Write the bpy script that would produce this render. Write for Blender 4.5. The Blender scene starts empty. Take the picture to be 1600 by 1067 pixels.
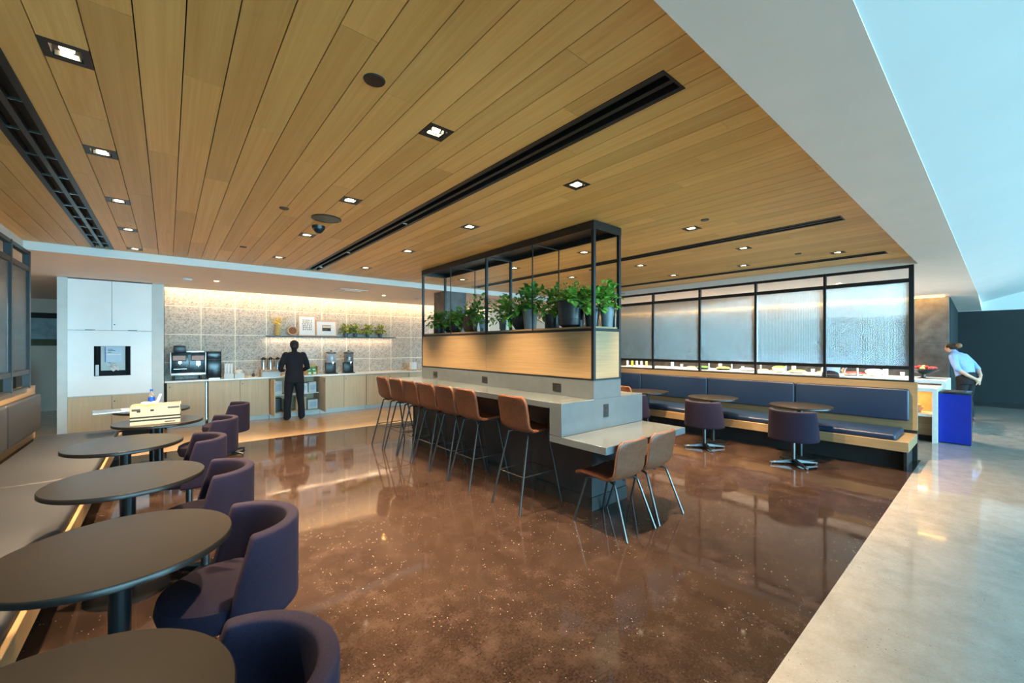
import bpy, bmesh, math, random
from mathutils import Vector, Matrix, noise
random.seed(7)
PI = math.pi
SC = bpy.context.scene
COL = SC.collection

# ------------------------------------------------------------------ camera
cam_d = bpy.data.cameras.new('camera'); cam = bpy.data.objects.new('camera', cam_d); COL.objects.link(cam)
cam_d.sensor_width = 36.0; cam_d.lens = 36.0 * 640 / 1600; cam_d.shift_y = 6.5 / 1600
cam_d.clip_start = .02; cam_d.clip_end = 200
cam.location = (0, 0, 1.6); cam.rotation_euler = (PI / 2, 0, -math.radians(40))
SC.camera = cam

# ------------------------------------------------------------------ world / light / exposure
W = bpy.data.worlds.new('sky'); SC.world = W; W.use_nodes = True
bg = W.node_tree.nodes['Background']
bg.inputs['Color'].default_value = (.37, .79, 1.0, 1); bg.inputs['Strength'].default_value = 6.8
SC.view_settings.view_transform = 'Standard'; SC.view_settings.look = 'None'
SC.view_settings.gamma = 1; SC.view_settings.use_curve_mapping = False
SC.view_settings.exposure = 1.80
SC.cycles.diffuse_bounces = 6; SC.cycles.max_bounces = 14; SC.cycles.transmission_bounces = 8; SC.cycles.sample_clamp_indirect = 8
WARM = (1.0, .70, .40)
DOWN_W = 190.0          # watts of one ceiling downlight
COVE_W = 60.0

def area(name, loc, rot, sx, sy, power, color, parent=None, spread=PI):
    l = bpy.data.lights.new(name, 'AREA'); l.shape = 'RECTANGLE'; l.size = sx; l.size_y = sy
    l.energy = power; l.color = color; l.spread = spread
    o = bpy.data.objects.new(name, l); COL.objects.link(o); o.location = loc; o.rotation_euler = rot
    if parent: o.parent = parent
    return o
# the window wall behind the camera lets the sky in
pl = bpy.data.lights.new('window_portal', 'AREA'); pl.shape = 'RECTANGLE'; pl.size = 25.5; pl.size_y = 4.4
pl.cycles.is_portal = True
po = bpy.data.objects.new('window_portal', pl); COL.objects.link(po)
po.location = (3.6, -12.9, 2.3); po.rotation_euler = (PI / 2, 0, 0)

# ------------------------------------------------------------------ materials
def nt(name):
    m = bpy.data.materials.new(name); m.use_nodes = True
    t = m.node_tree
    return m, t.nodes, t.links, t.nodes['Principled BSDF']
def setp(b, **k):
    for a, v in k.items():
        b.inputs[a.replace('_', ' ')].default_value = v
def c4(c): return (c[0], c[1], c[2], 1)
def mix_rgb(N, L, fac, a, b, bt='MIX'):
    m = N.new('ShaderNodeMix'); m.data_type = 'RGBA'; m.blend_type = bt
    for i, v in ((0, fac), (6, a), (7, b)):
        if hasattr(v, 'links'): L.new(v, m.inputs[i])
        elif i == 0: m.inputs[0].default_value = v
        else: m.inputs[i].default_value = c4(v)
    return m.outputs[2]
def ramp(N, L, src, stops):
    r = N.new('ShaderNodeValToRGB'); L.new(src, r.inputs[0])
    e = r.color_ramp.elements
    while len(e) < len(stops): e.new(.5)
    for k, (p, c) in enumerate(stops):
        e[k].position = p; e[k].color = c4(c) if not isinstance(c, (int, float)) else (c, c, c, 1)
    return r.outputs[0]
def coords(N, L, kind='Object', scale=(1, 1, 1), loc=None):
    tc = N.new('ShaderNodeTexCoord'); mp = N.new('ShaderNodeMapping')
    L.new(tc.outputs[kind], mp.inputs[0]); mp.inputs['Scale'].default_value = scale
    if loc is not None: L.new(loc, mp.inputs['Location'])
    return mp.outputs[0]
def noise_t(N, L, vec, scale, detail=3, rough=.5, dist=0):
    n = N.new('ShaderNodeTexNoise'); L.new(vec, n.inputs['Vector'])
    n.inputs['Scale'].default_value = scale; n.inputs['Detail'].default_value = detail
    n.inputs['Roughness'].default_value = rough; n.inputs['Distortion'].default_value = dist
    return n.outputs[0]
def bump(N, L, b, h, strength, dist=.01):
    n = N.new('ShaderNodeBump'); L.new(h, n.inputs['Height'])
    n.inputs['Strength'].default_value = strength; n.inputs['Distance'].default_value = dist
    L.new(n.outputs[0], b.inputs['Normal'])
def mat(name, col, rough=.5, metal=0, vary=.08, scale=14, bmp=0, bscale=200, emit=None, estr=1, spec=.5, sheen=0, coat=0):
    m, N, L, b = nt(name)
    v = coords(N, L); n = noise_t(N, L, v, scale)
    lo = tuple(max(0, x * (1 - vary)) for x in col); hi = tuple(min(1, x * (1 + vary)) for x in col)
    L.new(ramp(N, L, n, [(.3, lo), (.7, hi)]), b.inputs['Base Color'])
    setp(b, Roughness=rough, Metallic=metal, Specular_IOR_Level=spec, Sheen_Weight=sheen, Coat_Weight=coat)
    if bmp: bump(N, L, b, noise_t(N, L, v, bscale, 2), bmp, .002)
    if emit:
        b.inputs['Emission Color'].default_value = c4(emit); b.inputs['Emission Strength'].default_value = estr
    return m
def wood(name, dark, light, axis=1, fine=60, rough=.45, rnd=True, coat=0):
    m, N, L, b = nt(name)
    oi = N.new('ShaderNodeObjectInfo')
    sc = [fine, fine, fine]; sc[axis] = fine / 28
    off = N.new('ShaderNodeCombineXYZ'); mu = N.new('ShaderNodeMath'); mu.operation = 'MULTIPLY'; mu.inputs[1].default_value = 90
    L.new(oi.outputs['Random'], mu.inputs[0])
    for i in range(3): L.new(mu.outputs[0], off.inputs[i])
    v = coords(N, L, 'Object', tuple(sc), off.outputs[0])
    n1 = noise_t(N, L, v, 1.0, 5, .65, .3)
    v2 = coords(N, L, 'Object', tuple(s / 9 for s in sc), off.outputs[0]); n2 = noise_t(N, L, v2, 1.0, 3, .5, 1.2)
    a = N.new('ShaderNodeMath'); a.operation = 'MULTIPLY_ADD'; L.new(n1, a.inputs[0]); a.inputs[1].default_value = .6
    s = N.new('ShaderNodeMath'); s.operation = 'MULTIPLY'; L.new(n2, s.inputs[0]); s.inputs[1].default_value = .4
    L.new(s.outputs[0], a.inputs[2])
    base = ramp(N, L, a.outputs[0], [(.3, dark), (.68, light)])
    if rnd:
        tint = ramp(N, L, oi.outputs['Random'], [(0, (.80, .78, .74)), (1, (1.0, 1.0, 1.0))])
        base = mix_rgb(N, L, 1.0, base, tint, 'MULTIPLY')
    L.new(base, b.inputs['Base Color']); setp(b, Roughness=rough, Coat_Weight=coat)
    bump(N, L, b, n1, .15, .002)
    return m

M = {}
M['plank'] = wood('ceiling_oak', (.78, .42, .105), (.97, .64, .225), 1, 50, .42)
M['oak_y'] = wood('oak_along_y', (.235, .148, .070), (.345, .235, .122), 1, 60, .45, False)
M['oak_x'] = wood('oak_along_x', (.235, .148, .070), (.345, .235, .122), 0, 60, .45, False)
M['oak_z'] = wood('oak_upright', (.50, .375, .225), (.64, .50, .325), 2, 60, .5, False)
M['gyp'] = mat('gypsum_paint', (.87, .795, .74), .8, vary=.02, scale=3)
M['gyp_w'] = mat('white_paint', (.74, .76, .76), .75, vary=.02, scale=2)
M['gyp_c'] = mat('pale_ceiling_paint', (.58, .62, .63), .8, vary=.02, scale=2)
M['back_dark'] = mat('ceiling_backing', (.012, .009, .006), .9)
M['black_metal'] = mat('black_metal', (.016, .017, .019), .38, .3, .2)
M['black'] = mat('black_plastic', (.012, .012, .013), .35, 0, .2)
M['matblack'] = mat('matt_black', (.010, .010, .011), .75, 0, .2)
M['vent_metal'] = mat('vent_metal', (.10, .11, .11), .35, .9, .1)
M['chrome'] = mat('chrome', (.75, .76, .78), .15, 1, .05)
M['steel'] = mat('brushed_steel', (.62, .63, .64), .3, 1, .08)
M['leg_metal'] = mat('gunmetal_leg', (.016, .017, .019), .38, .25, .12)
M['leg_pale'] = mat('pale_metal_leg', (.10, .107, .112), .28, .85, .1)
M['quartz'] = mat('grey_quartz', (.100, .118, .130), .17, 0, .05, 9)
M['quartz_end'] = M['quartz']
M['white_panel'] = mat('white_laminate', (.90, .91, .92), .4, 0, .02, 3)
M['grey_panel'] = mat('grey_laminate', (.60, .63, .62), .5, 0, .04, 6)
M['worktop'] = mat('white_worktop', (.80, .80, .78), .25, 0, .04, 20)
M['table'] = mat('dark_table_top', (.009, .0078, .007), .30, 0, .08, 30, spec=.35)
M['pole'] = mat('black_table_column', (.014, .016, .019), .3, .4, .2)
M['fabric'] = mat('plum_fabric', (.0105, .0072, .0205), .92, 0, .25, 160, .35, 500, spec=.25)
M['vinyl_r'] = mat('navy_vinyl', (.006, .021, .058), .42, 0, .12, 30, .25, 350)
M['vinyl_l'] = mat('slate_vinyl', (.018, .021, .028), .5, 0, .12, 30, .25, 350)
M['leather'] = mat('tan_leather', (.120, .042, .020), .45, 0, .22, 26, .3, 260)
M['leather_edge'] = mat('tan_leather_piping', (.20, .065, .023), .45, 0, .15, 30)
M['cardboard'] = mat('cardboard', (.62, .49, .32), .8, 0, .1, 30)
M['paper'] = mat('white_paper', (.82, .83, .84), .7, 0, .03)
M['ink'] = mat('black_print', (.02, .018, .015), .7)
M['teal'] = mat('dark_teal_wall', (.009, .0145, .017), .75, 0, .12, 4)
M['blue'] = mat('cobalt_panel', (.004, .022, .32), .3, 0, .06, 8)
M['charcoal'] = mat('charcoal_laminate', (.022, .025, .029), .4, 0, .2, 8)
M['greytile'] = mat('slate_tile', (.105, .100, .095), .45, 0, .35, 5)
M['grout'] = mat('pale_joint', (.93, .85, .70), .7, 0, .05)
M['dkgrout'] = mat('dark_joint', (.05, .05, .05), .8)
M['beige'] = mat('beige_wall', (.62, .54, .46), .8, 0, .03, 3)
M['terracotta'] = mat('brown_pot', (.09, .05, .03), .5, 0, .15)
M['pot_blk'] = mat('black_pot', (.014, .015, .017), .35, 0, .2)
M['pot_grey'] = mat('grey_pot', (.13, .16, .18), .45, 0, .1)
M['stem'] = mat('green_stem', (.08, .16, .04), .6)
M['soil'] = mat('soil', (.03, .02, .012), .95)
M['skin'] = mat('skin', (.55, .32, .22), .5, 0, .06)
M['skin_d'] = mat('brown_skin', (.20, .10, .06), .5, 0, .06)
M['suit'] = mat('navy_suit', (.005, .006, .012), .85, 0, .2, 60)
M['shirt'] = mat('light_blue_shirt', (.22, .35, .66), .8, 0, .06, 30)
M['trouser'] = mat('black_trousers', (.004, .0045, .007), .85, 0, .2, 50)
M['shoe'] = mat('black_shoe', (.012, .011, .011), .35)
M['shoe_r'] = mat('burgundy_shoe', (.12, .02, .02), .4)
M['hair'] = mat('dark_hair', (.014, .009, .007), .6, 0, .3, 90, .5, 120)
M['hair_b'] = mat('brown_hair', (.20, .10, .04), .6, 0, .3, 90, .5, 120)
M['red'] = mat('red_fruit', (.45, .035, .03), .35, 0, .3, 30)
M['cream'] = mat('cream_ceramic', (.80, .74, .62), .4, 0, .06)
M['yellow'] = mat('yellow_flower', (.85, .68, .06), .6, 0, .15)
M['straw'] = mat('straw_vase', (.62, .40, .13), .6, 0, .15, 40)
M['basket'] = mat('woven_brown', (.34, .12, .05), .7, 0, .3, 60)
M['basket_l'] = mat('pale_woven_rim', (.68, .42, .28), .7, 0, .2, 60)
M['orange_w'] = mat('amber_wood', (.60, .33, .12), .5, 0, .12, 10)
M['copper'] = mat('bean_panel', (.34, .12, .06), .35, 0, .5, 60, .3, 60)
M['mach'] = mat('machine_dark_glass', (.006, .014, .020), .22, 0, .1)
M['blue_lab'] = mat('blue_label', (.02, .10, .55), .4, 0, .1)
M['olive'] = mat('olive_fabric', (.10, .10, .06), .85, 0, .15)
M['screen_sheet'] = mat('pale_notice', (.55, .68, .80), .6, 0, .03)
M['reflection_tint'] = mat('painted_window_reflection', (.14, .21, .25), .4, 0, .5, 3)  # bluish window-like reflection put into a mottled grey-blue colour
M['tray_wood'] = mat('tray_wood', (.55, .36, .20), .55, 0, .15, 20)
M['greenpack'] = mat('green_packet', (.10, .28, .06), .5, 0, .15)
M['lamp'] = mat('lamp_glow', (1, .8, .5), .5, emit=(1.0, .78, .48), estr=3.5)
M['led'] = mat('led_strip_glow', (1, .7, .3), .5, emit=(1.0, .55, .12), estr=5)

def leaf_mat(name, a, b_):
    m, N, L, b = nt(name)
    v = coords(N, L); n = noise_t(N, L, v, 24, 2)
    L.new(ramp(N, L, n, [(.35, a), (.65, b_)]), b.inputs['Base Color'])
    setp(b, Roughness=.4); b.inputs['Transmission Weight'].default_value = 0
    return m
M['leaf'] = leaf_mat('leaf_green', (.04, .17, .022), (.14, .36, .055))
M['leaf2'] = leaf_mat('leaf_bright', (.09, .27, .03), (.26, .52, .08))
M['leaf_y'] = leaf_mat('leaf_yellow_green', (.22, .34, .05), (.55, .60, .12))

def glass_mat(name, tint=(.94, .97, .97), rough=.06, ior=1.85, pitch=0.012, amp=.95):
    """vertical ribs: the normal swings sideways with a sine of Y"""
    m, N, L, b = nt(name)
    setp(b, Roughness=rough, IOR=ior); b.inputs['Transmission Weight'].default_value = 1
    b.inputs['Base Color'].default_value = c4(tint)
    tc = N.new('ShaderNodeTexCoord'); sp = N.new('ShaderNodeSeparateXYZ'); L.new(tc.outputs['Object'], sp.inputs[0])
    mu = N.new('ShaderNodeMath'); mu.operation = 'MULTIPLY'; mu.inputs[1].default_value = 2 * PI / pitch; L.new(sp.outputs['Y'], mu.inputs[0])
    co = N.new('ShaderNodeMath'); co.operation = 'COSINE'; L.new(mu.outputs[0], co.inputs[0])
    am = N.new('ShaderNodeMath'); am.operation = 'MULTIPLY'; am.inputs[1].default_value = amp; L.new(co.outputs[0], am.inputs[0])
    cb = N.new('ShaderNodeCombineXYZ'); L.new(am.outputs[0], cb.inputs[1])
    ge = N.new('ShaderNodeNewGeometry'); ad = N.new('ShaderNodeVectorMath'); ad.operation = 'ADD'
    L.new(ge.outputs['Normal'], ad.inputs[0]); L.new(cb.outputs[0], ad.inputs[1])
    no = N.new('ShaderNodeVectorMath'); no.operation = 'NORMALIZE'; L.new(ad.outputs[0], no.inputs[0]); L.new(no.outputs[0], b.inputs['Normal'])
    return m
M['ribbed'] = glass_mat('ribbed_glass')
M['clear'] = mat('clear_plastic', (.95, .97, .98), .1)
for mm in ('clear',):
    b = M[mm].node_tree.nodes['Principled BSDF']; b.inputs['Transmission Weight'].default_value = .85

def floor_mat():
    m, N, L, b = nt('polished_concrete')
    tc = N.new('ShaderNodeTexCoord'); sp = N.new('ShaderNodeSeparateXYZ'); L.new(tc.outputs['Object'], sp.inputs[0])
    def cmp(out, op, val):
        n = N.new('ShaderNodeMath'); n.operation = op; L.new(out, n.inputs[0]); n.inputs[1].default_value = val; return n.outputs[0]
    def mul(a, c):
        n = N.new('ShaderNodeMath'); n.operation = 'MULTIPLY'; L.new(a, n.inputs[0]); L.new(c, n.inputs[1]); return n.outputs[0]
    z = mul(mul(cmp(sp.outputs['Y'], 'GREATER_THAN', .71), cmp(sp.outputs['Y'], 'LESS_THAN', 8.07)),
            mul(cmp(sp.outputs['X'], 'GREATER_THAN', -1.3), cmp(sp.outputs['X'], 'LESS_THAN', 8.05)))
    v = tc.outputs['Object']
    big = noise_t(N, L, v, .9, 5, .6, .6); mid = noise_t(N, L, v, 5.5, 6, .7); fine = noise_t(N, L, v, 70, 3, .7)
    dark = ramp(N, L, mid, [(.28, (.009, .005, .004)), (.50, (.022, .0125, .0095)), (.82, (.070, .046, .037))])
    dark = mix_rgb(N, L, ramp(N, L, big, [(.35, 0.0), (.68, .8)]), dark, (.030, .0185, .0145))
    lite = ramp(N, L, mid, [(.25, (.26, .228, .198)), (.75, (.39, .352, .315))])
    beige = N.new('ShaderNodeMath'); beige.operation = 'GREATER_THAN'; L.new(sp.outputs['Y'], beige.inputs[0]); beige.inputs[1].default_value = 8.07
    lite = mix_rgb(N, L, beige.outputs[0], lite, ramp(N, L, mid, [(.25, (.46, .31, .185)), (.75, (.60, .425, .27))]))
    col = mix_rgb(N, L, z, lite, dark)
    # aggregate specks
    vo = N.new('ShaderNodeTexVoronoi'); vo.inputs['Scale'].default_value = 62; L.new(v, vo.inputs['Vector'])
    spk = ramp(N, L, vo.outputs['Distance'], [(.12, 1.0), (.24, 0.0)])
    vm = N.new('ShaderNodeSeparateColor'); L.new(vo.outputs['Color'], vm.inputs[0])
    sel = cmp(vm.outputs[0], 'GREATER_THAN', .89)
    zone = ramp(N, L, noise_t(N, L, v, 2.2, 3), [(.40, .10), (.62, 1.0)])
    col = mix_rgb(N, L, mul(mul(spk, sel), zone), col, (.50, .43, .36))
    sel2 = cmp(vm.outputs[1], 'GREATER_THAN', .90)
    col = mix_rgb(N, L, mul(mul(spk, sel2), zone), col, (.03, .022, .018))
    L.new(mix_rgb(N, L, ramp(N, L, fine, [(.4, 0.0), (.85, .25)]), col, (.13, .09, .07)), b.inputs['Base Color'])
    L.new(ramp(N, L, mid, [(.3, .03), (.7, .10)]), b.inputs['Roughness'])
    setp(b, IOR=1.45, Specular_IOR_Level=.45)
    bump(N, L, b, noise_t(N, L, v, 1.7, 1), .10, .02)
    return m
M['floor'] = floor_mat()

def terrazzo():
    m, N, L, b = nt('speckled_felt_tile')
    v = coords(N, L)
    vo = N.new('ShaderNodeTexVoronoi'); vo.inputs['Scale'].default_value = 46; vo.inputs['Randomness'].default_value = 1; L.new(v, vo.inputs['Vector'])
    sp = N.new('ShaderNodeSeparateColor'); L.new(vo.outputs['Color'], sp.inputs[0])
    c = ramp(N, L, sp.outputs[0], [(.0, (.26, .235, .21)), (.3, (.44, .41, .37)), (1.0, (.60, .565, .515))])
    c = mix_rgb(N, L, ramp(N, L, noise_t(N, L, v, 7, 2), [(.35, 0.0), (.7, .25)]), c, (.55, .52, .48))
    L.new(c, b.inputs['Base Color']); setp(b, Roughness=.85)
    return m
M['terrazzo'] = terrazzo()

# ------------------------------------------------------------------ mesh helpers
class MB:
    def __init__(s): s.v = []; s.f = []; s.m = []
    def add(s, vs, fs, mi=0):
        o = len(s.v); s.v += [tuple(p) for p in vs]
        s.f += [tuple(i + o for i in f) for f in fs]; s.m += [mi] * len(fs); return s
    def box(s, x0, x1, y0, y1, z0, z1, mi=0):
        if x0 > x1: x0, x1 = x1, x0
        if y0 > y1: y0, y1 = y1, y0
        if z0 > z1: z0, z1 = z1, z0
        return s.add([(x0, y0, z0), (x1, y0, z0), (x1, y1, z0), (x0, y1, z0), (x0, y0, z1), (x1, y0, z1), (x1, y1, z1), (x0, y1, z1)],
                     [(0, 3, 2, 1), (4, 5, 6, 7), (0, 1, 5, 4), (1, 2, 6, 5), (2, 3, 7, 6), (3, 0, 4, 7)], mi)
    def quad(s, a, b, c, d, mi=0): return s.add([a, b, c, d], [(0, 1, 2, 3)], mi)
    def lathe(s, prof, cx=0, cy=0, n=24, mi=0, caps=True):
        vs = []; fs = []; k = len(prof)
        for i in range(n):
            a = 2 * PI * i / n
            for r, z in prof: vs.append((cx + r * math.cos(a), cy + r * math.sin(a), z))
        for i in range(n):
            j = (i + 1) % n
            for q in range(k - 1): fs.append((i * k + q, j * k + q, j * k + q + 1, i * k + q + 1))
        if caps and prof[0][0] > 1e-6: fs.append(tuple(i * k for i in range(n))[::-1])
        if caps and prof[-1][0] > 1e-6: fs.append(tuple(i * k + k - 1 for i in range(n)))
        return s.add(vs, fs, mi)
    def cyl(s, cx, cy, z0, z1, r0, r1=None, n=24, mi=0):
        return s.lathe([(r0, z0), (r0 if r1 is None else r1, z1)], cx, cy, n, mi)
    def tube(s, pts, r, n=8, mi=0):
        pts = [Vector(p) for p in pts]; rs = r if isinstance(r, (list, tuple)) else [r] * len(pts)
        vs = []; fs = []; t0 = (pts[1] - pts[0]).normalized()
        up = Vector((0, 0, 1)) if abs(t0.z) < .9 else Vector((1, 0, 0))
        nrm = (up - t0 * up.dot(t0)).normalized()
        for i, p in enumerate(pts):
            t = (pts[min(i + 1, len(pts) - 1)] - pts[max(i - 1, 0)]).normalized()
            nrm = (nrm - t * nrm.dot(t)).normalized(); bn = t.cross(nrm)
            for k in range(n):
                a = 2 * PI * k / n; vs.append(p + (nrm * math.cos(a) + bn * math.sin(a)) * rs[i])
        for i in range(len(pts) - 1):
            for k in range(n):
                j = (k + 1) % n; fs.append((i * n + k, i * n + j, (i + 1) * n + j, (i + 1) * n + k))
        fs.append(tuple(range(n))[::-1]); fs.append(tuple(range((len(pts) - 1) * n, len(pts) * n)))
        return s.add(vs, fs, mi)
    def ell(s, c, r, n=16, m=10, mi=0):
        vs = [(c[0], c[1], c[2] - r[2])]; fs = []
        for i in range(1, m):
            a = -PI / 2 + PI * i / m
            for k in range(n):
                b = 2 * PI * k / n
                vs.append((c[0] + r[0] * math.cos(a) * math.cos(b), c[1] + r[1] * math.cos(a) * math.sin(b), c[2] + r[2] * math.sin(a)))
        vs.append((c[0], c[1], c[2] + r[2])); T = len(vs) - 1
        for k in range(n):
            j = (k + 1) % n; fs.append((0, 1 + j, 1 + k)); fs.append((T, 1 + (m - 2) * n + k, 1 + (m - 2) * n + j))
            for i in range(m - 2): fs.append((1 + i * n + k, 1 + i * n + j, 1 + (i + 1) * n + j, 1 + (i + 1) * n + k))
        return s.add(vs, fs, mi)
    def mesh(s, name, bevel=0, seg=2, smooth=40):
        me = bpy.data.meshes.new(name); me.from_pydata(s.v, [], s.f); me.update()
        bm = bmesh.new(); bm.from_mesh(me)
        if len(bm.faces) == len(s.m):
            bm.faces.ensure_lookup_table()
            for f, i in zip(bm.faces, s.m): f.material_index = i
        bmesh.ops.recalc_face_normals(bm, faces=bm.faces)
        if bevel:
            ed = [e for e in bm.edges if e.is_manifold and e.calc_face_angle(0) > .6]
            bmesh.ops.bevel(bm, geom=ed, offset=bevel, segments=seg, profile=.5, affect='EDGES', clamp_overlap=True)
        bm.to_mesh(me); bm.free()
        if smooth:
            me.polygons.foreach_set('use_smooth', [True] * len(me.polygons)); me.set_sharp_from_angle(angle=math.radians(smooth))
        return me
    def build(s, name, m, parent=None, loc=None, bevel=0, seg=2, smooth=40, rotz=0):
        return link(name, s.mesh(name, bevel, seg, smooth), m, parent, loc, rotz)
def link(name, me, m, parent=None, loc=None, rotz=0):
    if m is not None and not me.materials:
        for q in (m if isinstance(m, (list, tuple)) else [m]): me.materials.append(M[q] if isinstance(q, str) else q)
    o = bpy.data.objects.new(name, me); COL.objects.link(o)
    if parent: o.parent = parent
    if loc: o.location = loc
    if rotz: o.rotation_euler[2] = rotz
    return o
def B(x0, x1, y0, y1, z0, z1): return MB().box(x0, x1, y0, y1, z0, z1)
def tag(o, label, cat, group=None):
    o['label'] = label; o['category'] = cat
    if group: o['group'] = group
    return o
def thing(name, label, cat, loc=(0, 0, 0), rotz=0, group=None):
    o = bpy.data.objects.new(name, None); COL.objects.link(o); o.empty_display_size = .1
    o.location = loc; o.rotation_euler = (0, 0, rotz)
    return tag(o, label, cat, group)
def struct(o, label=None):
    o['kind'] = 'structure'
    if label: o['label'] = label
    return o
KIDS = {}
def dup(root, loc, rotz, label, group=None):
    r = root.copy(); COL.objects.link(r); r.location = loc; r.rotation_euler = (0, 0, rotz); r['label'] = label
    if group: r['group'] = group
    for ch in [o for o in bpy.data.objects if o.parent == root]:
        c = ch.copy(); COL.objects.link(c); c.parent = r
        for g in [o for o in bpy.data.objects if o.parent == ch]:
            d = g.copy(); COL.objects.link(d); d.parent = c
    return r

ZW = 2.84      # timber ceiling
ZS = 2.74      # gypsum soffit
# ------------------------------------------------------------------ room shell
struct(MB().box(-10, 16.6, -13, 18, -.15, 0).build('floor', 'floor', smooth=0), 'polished concrete floor, stained dark brown between the benches')
ceil = struct(MB().box(-1.32, 7.98, .735, 7.4, 2.9, 2.95).build('ceiling', 'back_dark', smooth=0), 'timber plank ceiling with gypsum border')
PITCH = .1525
DOWN = {0: (2.546, 3.71, 4.862, 5.992, 7.135), 10: (2.11, 3.57, 5.0, 6.52), 18: (2.10, 3.56, 5.0, 6.5),
        30: (2.10, 3.56, 5.0, 6.5), 39: (2.10, 3.59, 5.0), 47: (1.39, 2.56, 3.71, 4.9)}
VENTS = {-2: (1.0, 7.33), 14: (.985, 7.23), 35: (.99, 7.2), 50: (.98, 7.2)}
kx = lambda k: -.33 + k * PITCH
plank_me = MB().box(-PITCH / 2 + .0022, PITCH / 2 - .0022, 0, 1, 0, .016).mesh('plank', 0, smooth=0)
def plank(k, y0, y1):
    if y1 - y0 < .01: return
    o = link('plank', plank_me, 'plank', ceil, (kx(k), y0 + .001, ZW)); o.scale[1] = y1 - y0 - .002
for k in range(-6, 55):  # rows of planks
    cuts = []
    if k in VENTS: cuts.append(VENTS[k])
    for y in DOWN.get(k, ()): cuts.append((y - .0765, y + .0765))
    joints = []
    y = .735 + ((k * 1.37) % 2.44)
    while y < 7.4:
        joints.append(y); y += 2.44
    y = .735
    ev = sorted([(a, b) for a, b in cuts] + [(j, j) for j in joints])
    for a, b in ev:
        if a > y: plank(k, y, a)
        y = max(y, b)
    plank(k, y, 7.386)
# gypsum soffits
g = MB()
g.box(-9.9, -1.32, .312, 17.9, ZS, 2.95)                      # left
g.box(-1.32, 7.98, 7.4, 10.42, ZS, 2.95)                       # back
g.box(-1.32, -.06, 10.42, 17.9, ZS, 2.95); g.box(-.06, 7.98, 10.42, 10.9, 3.0, 3.05)
g.box(7.98, 13.7, .735, 10.9, ZS, 2.95)                       # right
g.box(-1.32, 13.7, .312, .735, ZS, 2.95)                      # beam along the light floor
g.build('soffit', 'gyp', ceil, smooth=0)
MB().box(-1.32, 7.98, 7.388, 7.399, ZS - .004, ZW - .001).build('fascia', 'gyp_w', ceil, smooth=0)
MB().box(7.968, 7.979, .74, 7.387, ZS - .004, ZW - .001).build('fascia', 'gyp_w', ceil, smooth=0)
MB().box(-1.319, -1.308, .74, 7.387, ZS - .004, ZW - .001).build('fascia', 'gyp_w', ceil, smooth=0)
s = MB()
s.add([(13.7, .312, ZS), (16.5, .312, 2.53), (16.5, .75, 2.53), (13.7, .75, ZS), (13.7, .312, 3.0), (16.5, .312, 3.0), (16.5, .75, 3.0), (13.7, .75, 3.0)],
      [(0, 1, 2, 3), (4, 7, 6, 5), (0, 4, 5, 1), (1, 5, 6, 2), (2, 6, 7, 3), (3, 7, 4, 0)])
s.build('sloping_soffit', 'gyp', ceil, smooth=0)
# the bright ceiling that rises towards the windows
u = MB(); za, zb = ZS + .004, 4.5; yb_ = -5.2
u.add([(-9.9, .312, za), (16.6, .312, za), (16.6, yb_, zb), (-9.9, yb_, zb), (-9.9, .312, za + .12), (16.6, .312, za + .12), (16.6, yb_, zb + .12), (-9.9, yb_, zb + .12)],
      [(0, 1, 2, 3), (4, 7, 6, 5), (0, 4, 5, 1), (1, 5, 6, 2), (2, 6, 7, 3), (3, 7, 4, 0)])
u.box(-9.9, 16.6, -13, yb_, zb, zb + .12)
u.build('window_side_ceiling', 'gyp_c', ceil, smooth=0)
# walls
wb = struct(B(-.06, 8.1, 10.815, 10.95, 0, 3.05).build('wall_back', 'grout', smooth=0), 'speckled tile wall behind the coffee counter')
TX = [-.068 + .5975 * i for i in range(14)]
TZ = [.90, 1.262, 1.832, 2.415, 2.99]
for i in range(13):
    for j in range(4):
        w = (TX[i + 1] - TX[i]) / 2; h = (TZ[j + 1] - TZ[j]) / 2
        key = 'tile_%d' % j
        if key not in KIDS: KIDS[key] = B(-w + .009, w - .009, -.006, 0, -h + .009, h - .009).mesh('tile', .002, 1, 0)
        link('tile', KIDS[key], 'terrazzo', wb, ((TX[i] + TX[i + 1]) / 2, 10.815, (TZ[j] + TZ[j + 1]) / 2))
struct(MB().box(-4.7, -4.6, -13, 11.5, 0, 4.6).box(-9.9, -4.6, 11.4, 11.5, 0, 3).box(-10, -9.9, 11.4, 15.1, 0, 3).box(-.16, -.06, 10.95, 15, 0, 3).build('wall_left_blocker', 'beige', smooth=0), 'unseen beige wall added on the left to darken the corridor')  # out-of-view walls added to keep daylight out of the corridor
wfl = struct(B(-9.9, -.06, 15, 15.1, 0, 3).build('wall_far_left', 'beige', smooth=0), 'beige wall at the end of the corridor beside the white cabinet')
B(-3.4, -1.5, 14.96, 15.0, 2.27, 2.40).build('dark_band', 'matblack', wfl, smooth=0)
B(-3.4, -1.5, 14.97, 15.0, 1.76, 2.27).build('painted_reflection', 'reflection_tint', wfl, smooth=0)  # bluish window light on the corridor wall, given as plain colour
B(-3.4, -1.5, 14.96, 15.0, 1.60, 1.76).build('dark_ledge', 'olive', wfl, smooth=0)
struct(B(8.1, 16.6, 10.9, 11, 0, 3).build('wall_buffet_far', 'beige', smooth=0), 'wall at the far end of the buffet room')
wr = struct(B(13.7, 13.9, .75, 10.9, 0, ZS + .25).build('wall_buffet', 'dkgrout', smooth=0), 'slate tile wall behind the buffet')
tile_me = B(-.01, .012, -.297, .297, -.597, .597).mesh('slate_tile', .002, 1, 0)
for j in range(17):
    for q in range(2):
        link('tile', tile_me, 'greytile', wr, (13.7, .75 + .3 + j * .6, 1.07 + (q * 1.2)))
for j in range(17):
    pass
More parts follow.
